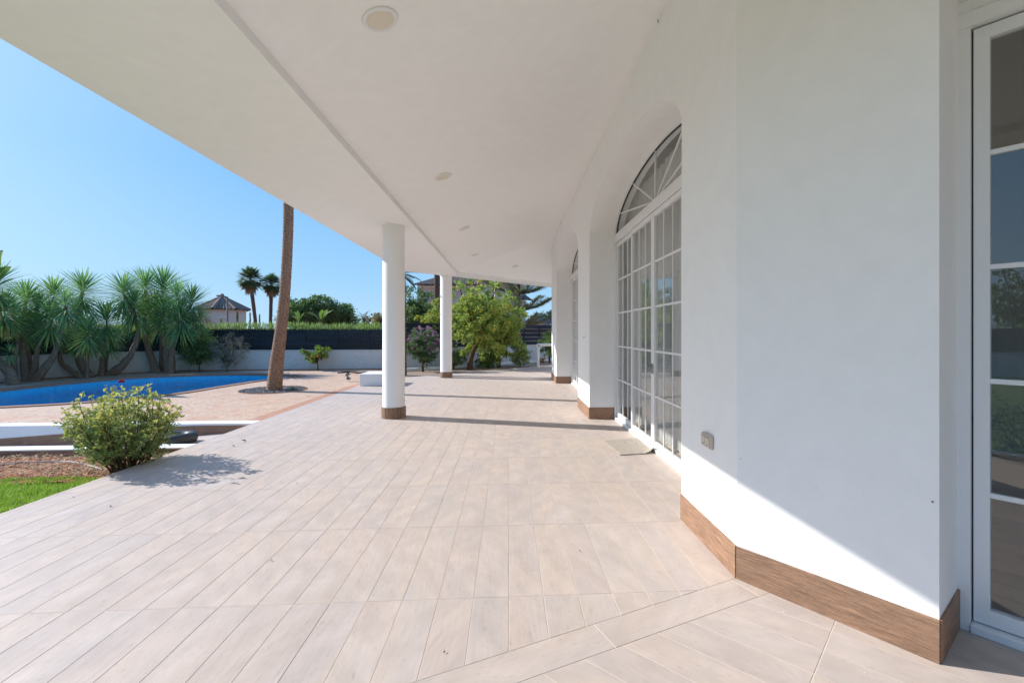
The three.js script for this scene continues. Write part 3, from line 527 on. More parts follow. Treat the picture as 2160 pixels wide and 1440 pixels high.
// straw, pipe, and grass on the lawn side
{
  const L = new Leaves();
  for (let k = 0; k < 4200; k++) {
    const x = -4.3 - Math.pow(rnd(), 1.4) * 5, z = rr(-6.4, -5.5), y = -0.085 + 0.035 * fbm(x * 3, z * 3, 1) + 0.03 * noise(x * 14, z * 14, 2);
    const a = rr(0, 6.28), d = V(Math.cos(a), rr(-0.05, 0.35), Math.sin(a)).normalize();
    L.blade(V(x, y + rr(0.005, 0.03), z), d, rr(0.05, 0.16), rr(0.006, 0.012), vary([0.62, 0.45, 0.24], [0.36, 0.20, 0.11]), 0.5, 2);
  }
  const m = L.build('straw', leafDry); tag(m, 'dry straw and stalks scattered over the soil bed', 'straw', null, 'stuff');
  const pts = [[0, 980], [60, 975], [120, 972.5], [150, 974], [190, 982], [215, 990]].map(([u, v]) => { const p = onGround(u, v, -0.06); return p; });
  pts.unshift(V(-7.6, -0.07, -5.75));
  tag(mesh('irrigation_pipe', limb(pts, [0.009, 0.009], 7, 0, 50), new THREE.MeshStandardMaterial({ color: lin(0.30, 0.26, 0.24), roughness: 0.6 })), 'thin brown irrigation pipe lying on the soil bed', 'pipe');
  const blade = new THREE.BufferGeometry();
  blade.setAttribute('position', new THREE.Float32BufferAttribute([-0.0022, 0, 0, 0.0022, 0, 0, -0.0018, 0.025, 0.006, 0.0018, 0.025, 0.006, 0, 0.052, 0.022], 3));
  blade.setIndex([0, 1, 2, 1, 3, 2, 2, 3, 4]); blade.computeVertexNormals();
  const N = 88000, grass = new THREE.InstancedMesh(blade, new THREE.MeshPhysicalMaterial({ color: lin(1, 1, 1), roughness: 0.65, transmission: 0.35, thickness: 0, side: THREE.DoubleSide }), N);
  const M = new THREE.Matrix4(), Q = new THREE.Quaternion(), E = new THREE.Euler();
  for (let k = 0; k < N; k++) {
    const near = k < 60000, x = near ? rr(-7.2, -4.27) : rr(-15, -4.3), z = near ? rr(-5.6 + 0.12 * noise(x * 4, 3), -2.6) : rr(-5.4, 11);
    const edge = -5.5 + 0.07 * noise(x * 5, 1.7) + (x > -4.6 ? (x + 4.6) * 0.9 : 0);
    const zz = Math.max(z, edge + rr(0, 0.05)), tuft = 0.75 + 0.5 * noise(x * 6, zz * 6, 4);
    E.set(rr(-0.75, 0.75), rr(0, 6.28), rr(-0.5, 0.5)); Q.setFromEuler(E);
    const s = tuft * rr(0.7, 1.35); M.compose(V(x, -0.108, zz), Q, V(rr(0.9, 1.6), s, s)); grass.setMatrixAt(k, M);
    grass.setColorAt(k, vary([0.32, 0.52, 0.05], [0.52, 0.66, 0.09], 0.3));
  }
  shade(grass); grass.name = 'lawn'; scene.add(grass); tag(grass, 'bright green lawn grass beside the terrace', 'grass', null, 'stuff');
}
// kerb and low hedge along the near wing of the terrace; the angled glass doors mirror them
tag(mesh('kerb', prism([[-4.1, -2.27], [9.9, 11.73], [9.82, 11.85], [-4.18, -2.15]], -0.2, 0.05), whitePaint), 'white kerb between the lawn and the near wing of the terrace', 'kerb');
{
  const t = thing('low_hedge', 'low leafy hedge beyond the kerb of the near terrace wing', 'hedge', V(0, 0, 0)), L = new Leaves(), st = [];
  for (let k = 0; k < 15000; k++) { const s = rr(0, 11), w = rr(0.1, 0.75), h = 0.62 + 0.25 * noise(s * 1.3, w * 3), y = rr(-0.08, h), x = -2.9 + s * 0.70711 - w * 0.70711, z = -0.9 + s * 0.70711 + w * 0.70711; L.leaf(V(x, y, z), randDir(), V(0, 1, 0).add(randDir().multiplyScalar(0.6)).normalize(), rr(0.05, 0.09), rr(0.03, 0.05), vary([0.10, 0.20, 0.04], [0.30, 0.42, 0.09]), 0.2, 0.1); }
  for (let s = 0.2; s < 11; s += 0.35) st.push(limb([V(-2.9 + s * 0.70711 - 0.3, -0.12, -0.9 + s * 0.70711 + 0.3), V(-2.9 + s * 0.70711 - 0.3, 0.25, -0.9 + s * 0.70711 + 0.32), V(-2.9 + s * 0.70711 - 0.28, 0.5, -0.9 + s * 0.70711 + 0.3)], [0.015, 0.01, 0.004], 5));
  mesh('stem', st, stemBark, t); L.build('foliage', leafSoft, t);
}
// rose bush at the terrace edge
{
  const t = thing('rose_bush', 'leafy rose bush with pale yellow tips in the soil bed', 'bush', V(-4.42, -0.1, -5.72));
  const L = new Leaves(), stems = [];
  for (let k = 0; k < 66; k++) {
    const a = rr(0, 6.283), q = Math.sqrt(rnd()), reach = q * 0.62, h = rr(0.66, 1.1) * (1 - 0.30 * q * q), o = V(rr(-0.1, 0.1), 0, rr(-0.1, 0.1)).add(V(Math.cos(a) * 0.08, 0, Math.sin(a) * 0.08));
    const e = V(Math.cos(a) * reach, h, Math.sin(a) * reach * 0.9), mid = o.clone().lerp(e, 0.5).add(V(Math.cos(a) * 0.06 * q, 0.03, Math.sin(a) * 0.06 * q));
    stems.push(limb([o, mid, e], [0.009, 0.005, 0.002], 5, 0, 9));
    const c = new THREE.CatmullRomCurve3([o, mid, e]);
    const n = 24;
    for (let i = 0; i < n; i++) {
      const s = 0.22 + 0.8 * i / n, p = c.getPoint(Math.min(1, s)), tw = randDir(); tw.y = tw.y * 0.5 + 0.3; tw.normalize();
      const tl = rr(0.03, 0.12) * (1.2 - 0.5 * s), b = p.clone().addScaledVector(tw, tl);
      for (let f = 0; f < 5; f++) {
        const d = tw.clone().add(randDir().multiplyScalar(0.9)).normalize(), up = randDir().multiplyScalar(0.7).add(V(0, 1, 0)).normalize();
        const young = rnd() < (s > 0.78 ? 0.6 : 0.12);   // fresh shoot ends are pale
        L.leaf(b.clone().addScaledVector(randDir(), 0.025), d, up, rr(0.032, 0.055), rr(0.022, 0.034), young ? vary([0.62, 0.55, 0.14], [0.50, 0.54, 0.12]) : vary([0.18, 0.28, 0.08], [0.42, 0.48, 0.14]), 0.2, 0.1);
      }
    }
  }
  mesh('stem', stems, stemBark, t); L.build('foliage', leafSoft, t);
  const R = new Leaves(), c = V(0.06, 1.05, 0.15);
  for (let k = 0; k < 26; k++) { const d = randDir(); d.y = Math.abs(d.y) * 0.7 - 0.1; R.leaf(c, d.normalize(), V(0, 1, 0).add(randDir().multiplyScalar(0.4)).normalize(), 0.038, 0.034, vary([0.42, 0.012, 0.03], [0.28, 0.008, 0.02]), 0.5); }
  R.build('flower', leafSoft, t);
}

// ------------------------------------------------------------------ garden wall and fence
{
  const half = 0.1, off = (d) => WALL_LINE.map((p, i) => { const a = WALL_LINE[Math.max(0, i - 1)], b = WALL_LINE[Math.min(WALL_LINE.length - 1, i + 1)], tx = b[0] - a[0], tz = b[1] - a[1], l = Math.hypot(tx, tz); return [p[0] - tz / l * d, p[1] + tx / l * d]; });
  const ring = (a, b) => [...off(a), ...off(b).reverse()];
  const w = thing('garden_wall', 'low white rendered garden wall carrying the dark fence', 'wall');
  mesh('body', prism(ring(0, -0.2), -1.8, 0.745), gardenPlaster, w);
  mesh('coping', prism(ring(0.02, -0.22), 0.747, 0.785), new THREE.MeshStandardMaterial({ color: lin(0.62, 0.60, 0.55), roughness: 0.9 }), w);
  const f = thing('fence', 'dark navy horizontal board fence on top of the white garden wall', 'fence');
  const mid = off(-0.1), H0 = 0.80, NB = 5, PH = 0.80; let fi = 0;
  for (let i = 0; i + 1 < mid.length; i++) {
    const a = mid[i], b = mid[i + 1], l = Math.hypot(b[0] - a[0], b[1] - a[1]); if (a[1] > 13.9) { /* far side, behind */ }
    const n = Math.max(1, Math.round(l / 1.3)), w1 = l / n, ang = -Math.atan2(b[1] - a[1], b[0] - a[0]);
    const high = i >= mid.length - 2 ? 0.30 : 0.0, bh = (PH + high) / NB, bg = rbx(w1 - 0.07, bh - 0.016, 0.022, 0, 0, 0, 0.003), pg = rbx(0.07, PH + high + 0.02, 0.06, 0, 0, 0, 0.004);
    for (let k = 0; k < n; k++, fi++) {
      const t = (k + 0.5) / n, x = a[0] + (b[0] - a[0]) * t, z = a[1] + (b[1] - a[1]) * t, px = a[0] + (b[0] - a[0]) * k / n, pz = a[1] + (b[1] - a[1]) * k / n;
      const p = mesh('post', pg, fenceMats[2], f); p.position.set(px, H0 + (PH + high) / 2, pz); p.rotation.y = ang;
      for (let q = 0; q < NB; q++) { const m = mesh('board', bg, fenceMats[Math.floor(rnd() * 3)], f); m.position.set(x, H0 + 0.01 + (q + 0.5) * bh, z).add(V(Math.sin(ang), 0, Math.cos(ang)).multiplyScalar((q % 2 ? 0.02 : -0.02) + rr(-0.002, 0.002))); m.rotation.y = ang; }
    }
  }
}
// gravel bed and kerb at the far end of the terrace
struct(mesh('gravel_bed', prism([[-4.44, -15.0], [-4.44, -18.2], [7.6, -30.24], [9.9, -29.3], [-4.24, -15.16]], -0.3, -0.03), gravelMat), 'brown gravel planting bed beyond the terrace', 'gravel');
struct(mesh('bed_ground', prism([[-4.44, -18.2], [-4.44, -19.8], [8, -32.2], [9, -31.6], [7.6, -30.24]], -0.3, -0.06), soilMat), 'planted soil strip before the garden wall', 'soil');
tag(mesh('kerb', prism([[-4.42, -18.2], [-4.42, -18.36], [7.52, -30.3], [7.62, -30.2]], -0.2, 0.09), whitePaint), 'white concrete kerb edging the gravel bed', 'kerb');
struct(mesh('wall_foot_soil', prism([[-15.2, -14.4], [-14.98, -16.1], [-14.55, -17.2], [-14.1, -18.05], [-12.98, -19.14], [-10.88, -19.36], [-4.5, -19.5], [-4.5, -19.8], [-10.9, -19.64], [-13.08, -19.4], [-14.33, -18.22], [-14.83, -17.28], [-15.23, -16.08], [-15.48, -14]], -0.1, 0.006), soilMat), 'strip of dark soil along the foot of the garden wall', 'soil');

// ------------------------------------------------------------------ plants
// generic broad-leaved crown: clumps of leaves on limbs
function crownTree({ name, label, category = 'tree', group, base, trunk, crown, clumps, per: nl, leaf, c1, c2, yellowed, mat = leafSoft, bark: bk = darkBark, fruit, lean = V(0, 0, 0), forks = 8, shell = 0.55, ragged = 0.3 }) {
  const t = thing(name, label, category, base, 0, group);
  const [ch, rx, ry, rz] = crown, L = new Leaves(), fr = [], tg = [];
  const top = V(lean.x, trunk[0], lean.z);
  tg.push(limb([V(0, -0.15, 0), V(lean.x * 0.4 + rr(-0.04, 0.04), trunk[0] * 0.5, lean.z * 0.4), top], [trunk[1], trunk[1] * 0.8, trunk[1] * 0.62], 9, 0.3));
  for (let k = 0; k < clumps; k++) {
    const d = randDir(), q = Math.pow(rnd(), shell) * (1 + ragged * noise(d.x * 2.6 + base.x * 3, d.y * 2.6, d.z * 2.6));
    const c = V(lean.x + d.x * rx * q, ch + d.y * ry * q, lean.z + d.z * rz * q), cr = leaf[2] * rr(0.7, 1.3);
    if (k < forks) tg.push(limb([top.clone().add(V(0, -0.05, 0)), top.clone().lerp(c, 0.5).add(V(0, 0.08 * ry, 0)), c], [trunk[1] * 0.5, trunk[1] * 0.3, trunk[1] * 0.1], 6, 0.2));
    for (let i = 0; i < nl; i++) {
      const o = c.clone().add(V(gauss(), gauss() * 0.8, gauss()).multiplyScalar(cr)), out = o.clone().sub(V(lean.x, ch, lean.z)).normalize();
      const dir = out.clone().multiplyScalar(0.6).add(randDir()).normalize(), up = randDir().multiplyScalar(0.8).add(V(0, 1, 0)).normalize();
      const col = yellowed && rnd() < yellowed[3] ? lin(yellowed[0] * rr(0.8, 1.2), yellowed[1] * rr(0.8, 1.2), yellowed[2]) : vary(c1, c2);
      L.leaf(o, dir, up, leaf[0] * rr(0.7, 1.25), leaf[1] * rr(0.7, 1.25), col, 0.2, 0.1);
    }
    if (fruit && rnd() < fruit[0]) { const g = new THREE.IcosahedronGeometry(fruit[1], 1); const a = randDir(); g.translate(c.x + a.x * cr, c.y - Math.abs(a.y) * cr, c.z + a.z * cr); fr.push(g); }
  }
  mesh('trunk', tg, bk, t); L.build('crown', mat, t);
  fr.slice(0, 60).forEach(g => mesh('fruit', g, fruit[2], t));
  return t;
}
// yucca heads of stiff blades on bending stems; pixel paths, each at the depth of its foot on the ground
const yuccaGreen = [[0.12, 0.30, 0.12], [0.33, 0.50, 0.14]];
function yucca(label, depth, stems) {
  const first = stems[0].path[0], g0 = onGround(...first), t = thing('yucca_tree', label, 'yucca', V(g0.x, 0, g0.z), 0, 'yuccas along the garden wall'), L = new Leaves();
  for (const s of stems) {
    const d0 = depth + (s.dz || 0), pts = s.path.map(([u, v], i) => at(u, v, d0 + (i ? (s.out || 0) * i : 0)).sub(t.position));
    pts[0].y = -0.05;
    const rad = s.r.map(q => q * 0.66 * d0 / FPX);
    mesh('stem', limb(pts, rad, 10, 0.28, 26), yuccaBark, t);
    for (const [u, v, rpx, n = 120, yel = 0] of s.heads || []) {
      const c = at(u, v, d0 + rr(-0.45, 0.45)).sub(t.position), R = rpx * 1.05 * depth / FPX;
      if (rpx > 20) { const e = pts[pts.length - 1]; if (e.distanceTo(c) > 0.25) mesh('stem', limb([e.clone().add(V(0, -0.1, 0)), e.clone().lerp(c, 0.5).add(V(rr(-0.05, 0.05), 0, 0)), c], [rad[rad.length - 1] * 0.9, rad[rad.length - 1] * 0.6], 7, 0.2, 8), yuccaBark, t); }
      for (let k = 0, N = Math.round(n * 1.45); k < N; k++) {
        const f = k / N, el = 1.35 - 2.4 * Math.pow(f, 0.8), a = k * 2.39996 + rr(-0.2, 0.2), dir = V(Math.cos(a) * Math.cos(el), Math.sin(el), Math.sin(a) * Math.cos(el)).normalize();
        const o = c.clone().add(V(0, R * (0.26 - 0.75 * f), 0)).addScaledVector(dir, 0.05);
        const dry = f > 0.88 && rnd() < 0.55;
        L.blade(o, dir, R * rr(0.85, 1.15) * (f < 0.12 ? 0.75 : 1), rr(0.036, 0.05) * Math.min(1, R / 0.7), dry || rnd() < yel ? vary([0.34, 0.28, 0.09], [0.30, 0.30, 0.06]) : vary(...yuccaGreen, 0.3), rr(0.05, 0.35) + f * 0.25, 3, 0.45);
      }
    }
  }
  L.build('leaves', leafStiff, t);
  return t;
}
yucca('yucca clump of thick crossing stems nearest the pool curve', 14.5, [
  { path: [[58, 803], [52, 770], [48, 728], [54, 650]], r: [15, 11, 9, 7], heads: [[54, 638, 50, 150], [56, 690, 42, 100]] },
  { path: [[30, 800], [20, 785], [-5, 762], [-20, 720], [-14, 640]], r: [16, 14, 11, 9, 8], dz: -0.9, heads: [[-8, 604, 46], [8, 655, 44]] },
  { path: [[24, 799], [20, 775], [18, 752]], r: [9, 6, 5], dz: -0.6, heads: [[20, 744, 18, 50]] },
  { path: [[32, 799], [30, 765], [36, 725], [30, 668]], r: [9, 6, 5, 4], dz: -0.2, heads: [[26, 664, 40, 90]] },
  { path: [[62, 801], [60, 760], [60, 715], [80, 640]], r: [10, 7, 6, 5], dz: 0.35, heads: [[82, 650, 40, 90]] },
  { path: [[64, 802], [74, 765], [80, 728], [106, 682]], r: [11, 8, 6, 5], heads: [[106, 674, 46, 120], [112, 626, 46, 120]] },
  { path: [[68, 802], [88, 783], [108, 757], [119, 730], [134, 660]], r: [14, 12, 9, 7, 6], heads: [[137, 645, 40, 90]] },
]);
yucca('yucca clump with a low S-bent stem against the white wall', 15.9, [
  { path: [[190, 792], [172, 770], [160, 728], [168, 640]], r: [13, 11, 9, 7], heads: [[173, 618, 50, 150], [166, 660, 40, 90]] },
  { path: [[178, 793], [150, 783], [128, 764], [126, 746], [134, 735]], r: [9, 8, 6, 5, 4], dz: -0.3, heads: [[137, 714, 30, 90]] },
  { path: [[182, 792], [183, 760], [185, 716]], r: [6, 5, 4], dz: -0.4, heads: [[184, 702, 40, 130]] },
]);
yucca('yucca with a single stem leaning far over to the right', 16.5, [
  { path: [[222, 790], [250, 776], [272, 752], [287, 718], [292, 690]], r: [13, 12, 9, 7, 6], heads: [[281, 648, 46, 140, 0.06], [260, 620, 46, 140]] },
  { path: [[213, 791], [215, 765], [218, 735], [224, 690]], r: [9, 7, 5, 4], dz: -0.2, heads: [[224, 678, 44, 140]] },
  { path: [[222, 790], [224, 765], [226, 742]], r: [4, 3, 2.5], dz: 0.1, heads: [[230, 722, 30, 60]] },
]);
yucca('tall yucca clump with the widest crown beside the green shrub', 17.6, [
  { path: [[332, 784], [320, 758], [308, 722], [302, 698]], r: [13, 10, 8, 7], heads: [[306, 612, 50, 150], [303, 672, 44, 110]] },
  { path: [[340, 784], [339, 750], [338, 712]], r: [6, 5, 4], dz: 0.3, heads: [[326, 650, 42, 110]] },
  { path: [[357, 784], [357, 755], [350, 725], [341, 698], [344, 640]], r: [15, 13, 11, 8, 6], dz: -0.1, heads: [[344, 616, 56, 180], [343, 660, 46, 130]] },
  { path: [[360, 783], [361, 750], [370, 712], [384, 676]], r: [10, 7, 6, 5], dz: -0.25, heads: [[381, 668, 46, 150], [404, 642, 46, 130], [422, 676, 26, 70, 0.3], [372, 628, 40, 90]] },
]);
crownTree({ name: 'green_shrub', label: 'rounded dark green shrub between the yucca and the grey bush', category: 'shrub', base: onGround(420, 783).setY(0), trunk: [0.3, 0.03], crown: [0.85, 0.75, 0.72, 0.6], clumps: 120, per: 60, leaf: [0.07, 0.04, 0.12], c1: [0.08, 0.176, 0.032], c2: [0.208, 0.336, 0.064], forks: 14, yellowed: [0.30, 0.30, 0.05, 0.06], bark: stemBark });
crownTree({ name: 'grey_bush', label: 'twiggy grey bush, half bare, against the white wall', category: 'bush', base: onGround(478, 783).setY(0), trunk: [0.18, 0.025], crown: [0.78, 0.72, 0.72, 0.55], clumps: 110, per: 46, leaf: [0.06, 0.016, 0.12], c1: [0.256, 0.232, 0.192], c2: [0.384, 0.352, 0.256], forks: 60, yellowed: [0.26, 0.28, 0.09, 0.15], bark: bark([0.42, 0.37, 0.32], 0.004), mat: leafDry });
const orange = new THREE.MeshStandardMaterial({ color: lin(0.62, 0.24, 0.02), roughness: 0.5 }), lemon = new THREE.MeshStandardMaterial({ color: lin(0.66, 0.50, 0.04), roughness: 0.5 });
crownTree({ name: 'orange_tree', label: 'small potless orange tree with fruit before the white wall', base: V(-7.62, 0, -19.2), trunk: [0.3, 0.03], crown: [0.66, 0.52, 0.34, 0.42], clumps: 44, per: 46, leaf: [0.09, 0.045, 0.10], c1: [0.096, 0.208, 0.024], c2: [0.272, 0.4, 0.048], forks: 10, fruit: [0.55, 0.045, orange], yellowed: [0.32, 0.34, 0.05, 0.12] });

// the leaning palm by the pool
function palmTrunk(name, pts, radii, parent, mat = palmBark) {
  const curve = new THREE.CatmullRomCurve3(pts), L = curve.getLength(), rings = Math.round(L / 0.028), g = limb(pts, radii, 18, 0, rings), p = g.attributes.position;
  for (let i = 0; i <= rings; i++) { const c = curve.getPoint(i / rings), k = 1 + (i % 3 === 0 ? 0.06 : -0.02) + 0.03 * noise(i * 0.31, 2.2);
    for (let j = 0; j <= 18; j++) { const o = i * 19 + j, jj = j % 18, kk = k + 0.035 * noise(jj * 0.9, i * 0.4, 5); p.setXYZ(o, c.x + (p.getX(o) - c.x) * kk, p.getY(o) + 0.008 * noise(jj * 0.7, i * 0.2, 9), c.z + (p.getZ(o) - c.z) * kk); } }
  g.computeVertexNormals(); return mesh(name, g, mat, parent);
}
function featherCrown(L, c, n, len, c1, c2, droop = 1.1) {
  for (let k = 0; k < n; k++) {
    const a = k * 2.39996, el = 1.2 - 1.9 * (k / n); let d = V(Math.cos(a) * Math.cos(el), Math.sin(el), Math.sin(a) * Math.cos(el)), o = c.clone();
    const segs = 12, l = len * rr(0.85, 1.1), side = d.clone().cross(V(0, 1, 0)).normalize();
    for (let i = 0; i < segs; i++) {
      const nx = o.clone().addScaledVector(d, l / segs); L.blade(o, nx.clone().sub(o).normalize(), l / segs, 0.03, vary(c1, c2), 0, 1);
      for (const s of [-1, 1]) for (let q = 0; q < 2; q++) L.blade(o.clone().lerp(nx, q / 2), side.clone().multiplyScalar(s).addScaledVector(d, 0.6).add(V(0, -0.15 + rr(-0.1, 0.1), 0)).normalize(), 0.5 * Math.sin(Math.PI * (i + 1.5) / (segs + 2)) * len / 2.4, 0.035, vary(c1, c2), 0.3, 2);
      o = nx; d = d.clone().add(V(0, -droop / segs, 0)).normalize();
    }
  }
}
{
  const z = 12.75, base = onGround(577, 823), t = thing('palm_tree', 'tall leaning palm trunk rising from a gravel ring by the pool', 'palm', V(base.x, 0, base.z));
  const d = depthOf(base), pts = [V(0, -0.1, 0), at(584, 760, d).sub(t.position), at(592, 698, d).sub(t.position), at(600, 620, d).sub(t.position), at(606, 520, d).sub(t.position), at(608, 430, d).sub(t.position), at(606, 300, d).sub(t.position), at(604, 200, d).sub(t.position)];
  palmTrunk('trunk', pts, [0.19, 0.16, 0.14, 0.128, 0.122, 0.122, 0.13, 0.14], t);
  const L = new Leaves(); featherCrown(L, pts[7], 30, 2.4, [0.05, 0.11, 0.02], [0.10, 0.17, 0.03]); L.build('crown', leafStiff, t);
  const bed = thing('gravel_ring', 'round bed of dark pebbles at the foot of the leaning palm', 'gravel', V(-6.2, -0.012, -12.78));
  const ring = new THREE.TorusGeometry(0.8, 0.02, 6, 48); ring.rotateX(Math.PI / 2); mesh('rim', ring, pinkDeck, bed);
  const pg = new THREE.IcosahedronGeometry(0.028, 0), N = 1500, im = new THREE.InstancedMesh(pg, new THREE.MeshStandardMaterial({ color: lin(1, 1, 1), roughness: 0.8 }), N), M = new THREE.Matrix4(), Q = new THREE.Quaternion();
  for (let k = 0; k < N; k++) { const a = rr(0, 6.283), q = Math.sqrt(rnd()) * 0.78; Q.setFromEuler(new THREE.Euler(rr(0, 3), rr(0, 3), rr(0, 3))); M.compose(V(Math.cos(a) * q, rr(0, 0.02), Math.sin(a) * q), Q, V(rr(0.6, 1.2), rr(0.4, 0.8), rr(0.6, 1.2))); im.setMatrixAt(k, M); im.setColorAt(k, vary([0.10, 0.095, 0.10], [0.26, 0.24, 0.23])); }
  shade(im); im.name = 'pebbles'; im.userData.kind = 'stuff'; bed.add(im);
  const S = new Leaves(); for (let k = 0; k < 70; k++) S.blade(V(-5.62 + gauss() * 0.1, 0, -12.62 + gauss() * 0.08), V(rr(-1, 1), rr(0.3, 1), rr(-1, 1)).normalize(), rr(0.06, 0.14), 0.02, vary([0.07, 0.14, 0.05], [0.16, 0.24, 0.10]), 0.6, 2);
  tag(S.build('groundcover_plant', leafSoft), 'small grey-green plant in the pebbles by the palm', 'plant');
}
// fan palms far away
function fanPalm(label, u, vTop, depth, Rpx, footU) {
  const c = at(u, vTop, depth), R = Rpx * depth / FPX, b = at(footU, 700, depth), t = thing('fan_palm', label, 'palm', V(b.x, -2.2, b.z), 0, 'fan palms beyond the garden'), C = c.clone().sub(t.position);
  mesh('trunk', limb([V(0, -0.2, 0), V((C.x) * 0.45, C.y * 0.5, C.z * 0.5), C.clone().add(V(0, -R * 0.2, 0))], [0.24, 0.17, 0.19], 10, 0.1, 30), bark([0.42, 0.33, 0.27]), t);
  const L = new Leaves();
  for (let k = 0; k < 70; k++) {
    const f = k / 70, el = 1.4 - 2.5 * f, a = k * 2.39996 + rr(-0.2, 0.2), dir = V(Math.cos(a) * Math.cos(el), Math.sin(el), Math.sin(a) * Math.cos(el)), o = C.clone(), hubp = o.clone().addScaledVector(dir, R * rr(0.3, 0.55));
    L.blade(o, dir, R * 0.55, 0.05, vary([0.10, 0.12, 0.03], [0.14, 0.14, 0.05]), 0.1, 2);
    const s = dir.clone().cross(V(0, 1, 0)).normalize(), dry = f > 0.86;
    for (let q = -8; q <= 8; q++) { const ang = q * 0.16, d = dir.clone().multiplyScalar(Math.cos(ang)).addScaledVector(s, Math.sin(ang)).add(V(0, -0.05, 0)).normalize(); L.blade(hubp, d, R * 0.56 * rr(0.8, 1.1), 0.11, dry ? vary([0.26, 0.17, 0.07], [0.18, 0.12, 0.06]) : vary([0.06, 0.14, 0.05], [0.15, 0.24, 0.07]), 0.55, 2); }
  }
  L.build('fronds', leafStiff, t);
  const Sk = new Leaves(); for (let k = 0; k < 260; k++) { const a = rr(0, 6.283), y = rr(0.25, 0.95); Sk.blade(C.clone().add(V(Math.cos(a) * 0.25, -R * y * 0.8, Math.sin(a) * 0.25)), V(Math.cos(a) * 0.55, -1, Math.sin(a) * 0.55).normalize(), R * 0.45, 0.07, vary([0.50, 0.36, 0.22], [0.30, 0.20, 0.12]), 0.2, 2); }
  Sk.build('dry_skirt', leafDry, t);
}
fanPalm('taller fan palm with a thin bending trunk beside the tiled tower', 528, 590, 50, 30, 547);
fanPalm('shorter fan palm just behind the leaning palm trunk', 572, 600, 52, 26, 568);
// short palm hidden behind the first column, its crown showing past it
{
  const base = onGround(846, 790), t = thing('palm_tree', 'dark short palm growing behind the round column', 'palm', V(base.x, 0, base.z)), c = at(846, 582, depthOf(base)).sub(t.position);
  palmTrunk('trunk', [V(0, -0.1, 0), V(0.02, c.y * 0.5, 0), c], [0.19, 0.15, 0.14], t, darkBark);
  const L = new Leaves(); featherCrown(L, c, 26, 0.75, [0.025, 0.06, 0.02], [0.05, 0.09, 0.03]); L.build('crown', leafStiff, t);
}
{
  const base = at(921, 760, 25), t = thing('palm_tree', 'slim grey palm trunk rising past the eaves behind the lemon tree', 'palm', V(base.x, -0.2, base.z)), c = at(922, 420, 25).sub(t.position);
  palmTrunk('trunk', [V(0, -0.1, 0), at(921, 620, 25).sub(t.position), c], [0.15, 0.14, 0.13], t, bark([0.36, 0.30, 0.26]));
  const L = new Leaves(); featherCrown(L, c, 26, 2.2, [0.04, 0.09, 0.02], [0.09, 0.15, 0.03]); L.build('crown', leafStiff, t);
}
// hedge with upright feathery tips behind the fence
{
  const L = new Leaves(), line = off2 => null;
  const path = [[-16.2, 12], [-16.1, -13], [-15.6, -17.2], [-13.6, -20.1], [-11, -20.5], [-4.6, -20.75]];
  for (let i = 0; i + 1 < path.length; i++) {
    const a = path[i], b = path[i + 1], l = Math.hypot(b[0] - a[0], b[1] - a[1]), tz = (b[1] - a[1]) / l, tx = (b[0] - a[0]) / l;
    const n = Math.round(l * (i < 1 ? 260 : 760));
    for (let k = 0; k < n; k++) {
      const s = rnd() * l, w = rr(-0.35, 0.35), x = a[0] + tx * s - tz * w, z = a[1] + tz * s + tx * w, bump = 0.12 * noise(s * 1.1 + i * 9, 0.4) + 0.07 * noise(s * 4.1, 2), y = rr(1.1, 1.80) + bump;
      L.blade(V(x, y, z), V(rr(-0.3, 0.3), 1, rr(-0.3, 0.3)).normalize(), rr(0.10, 0.22), rr(0.015, 0.03), vary([0.17, 0.28, 0.06], [0.34, 0.44, 0.12]), 0.15, 2);
    }
  }
  const t = thing('hedge', 'clipped green hedge showing above the dark fence', 'hedge', V(0, 0, 0));
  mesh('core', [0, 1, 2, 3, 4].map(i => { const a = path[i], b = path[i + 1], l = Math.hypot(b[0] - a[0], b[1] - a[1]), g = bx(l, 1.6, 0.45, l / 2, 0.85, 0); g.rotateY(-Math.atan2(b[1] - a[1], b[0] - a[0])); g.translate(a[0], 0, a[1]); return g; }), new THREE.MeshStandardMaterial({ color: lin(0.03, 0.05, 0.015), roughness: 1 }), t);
  L.build('foliage', leafSoft, t);
}
// young cypresses above the hedge
for (const [u, vt, d, w, label] of [[500, 655, 24, 0.20, 'bushiest young cypress, before the corner of the tower'], [527, 658, 30, 0.16, 'crooked young cypress between the tower and the taller fan palm'], [547, 662, 30, 0.10, 'needle-thin young cypress between the two fan palms'], [466, 672, 24, 0.12, 'short young cypress in front of the tower wall'], [515, 682, 26, 0.1, 'lowest young cypress, barely above the hedge, right of the tower']]) {
  const b = at(u, 700, d), top = at(u, vt, d).y, t = thing('young_cypress', label, 'cypress', V(b.x, -0.3, b.z), 0, 'young cypresses above the hedge'), L = new Leaves(), h = top + 0.3;
  mesh('trunk', limb([V(0, 0, 0), V(0.01, h * 0.5, 0), V(0, h, 0)], [0.03, 0.02, 0.004], 6), darkBark, t);
  for (let k = 0; k < 700; k++) { const f = Math.sqrt(rnd()), a = rr(0, 6.28), q = w * (1 - f) * 0.9 + 0.02; L.blade(V(Math.cos(a) * q * rnd(), h * (0.35 + 0.65 * f) - 0.1, Math.sin(a) * q * rnd()), V(Math.cos(a) * 0.4, 1, Math.sin(a) * 0.4).normalize(), rr(0.08, 0.18), 0.02, vary([0.05, 0.10, 0.03], [0.10, 0.17, 0.05]), 0, 1); }
  L.build('foliage', leafSoft, t);
}
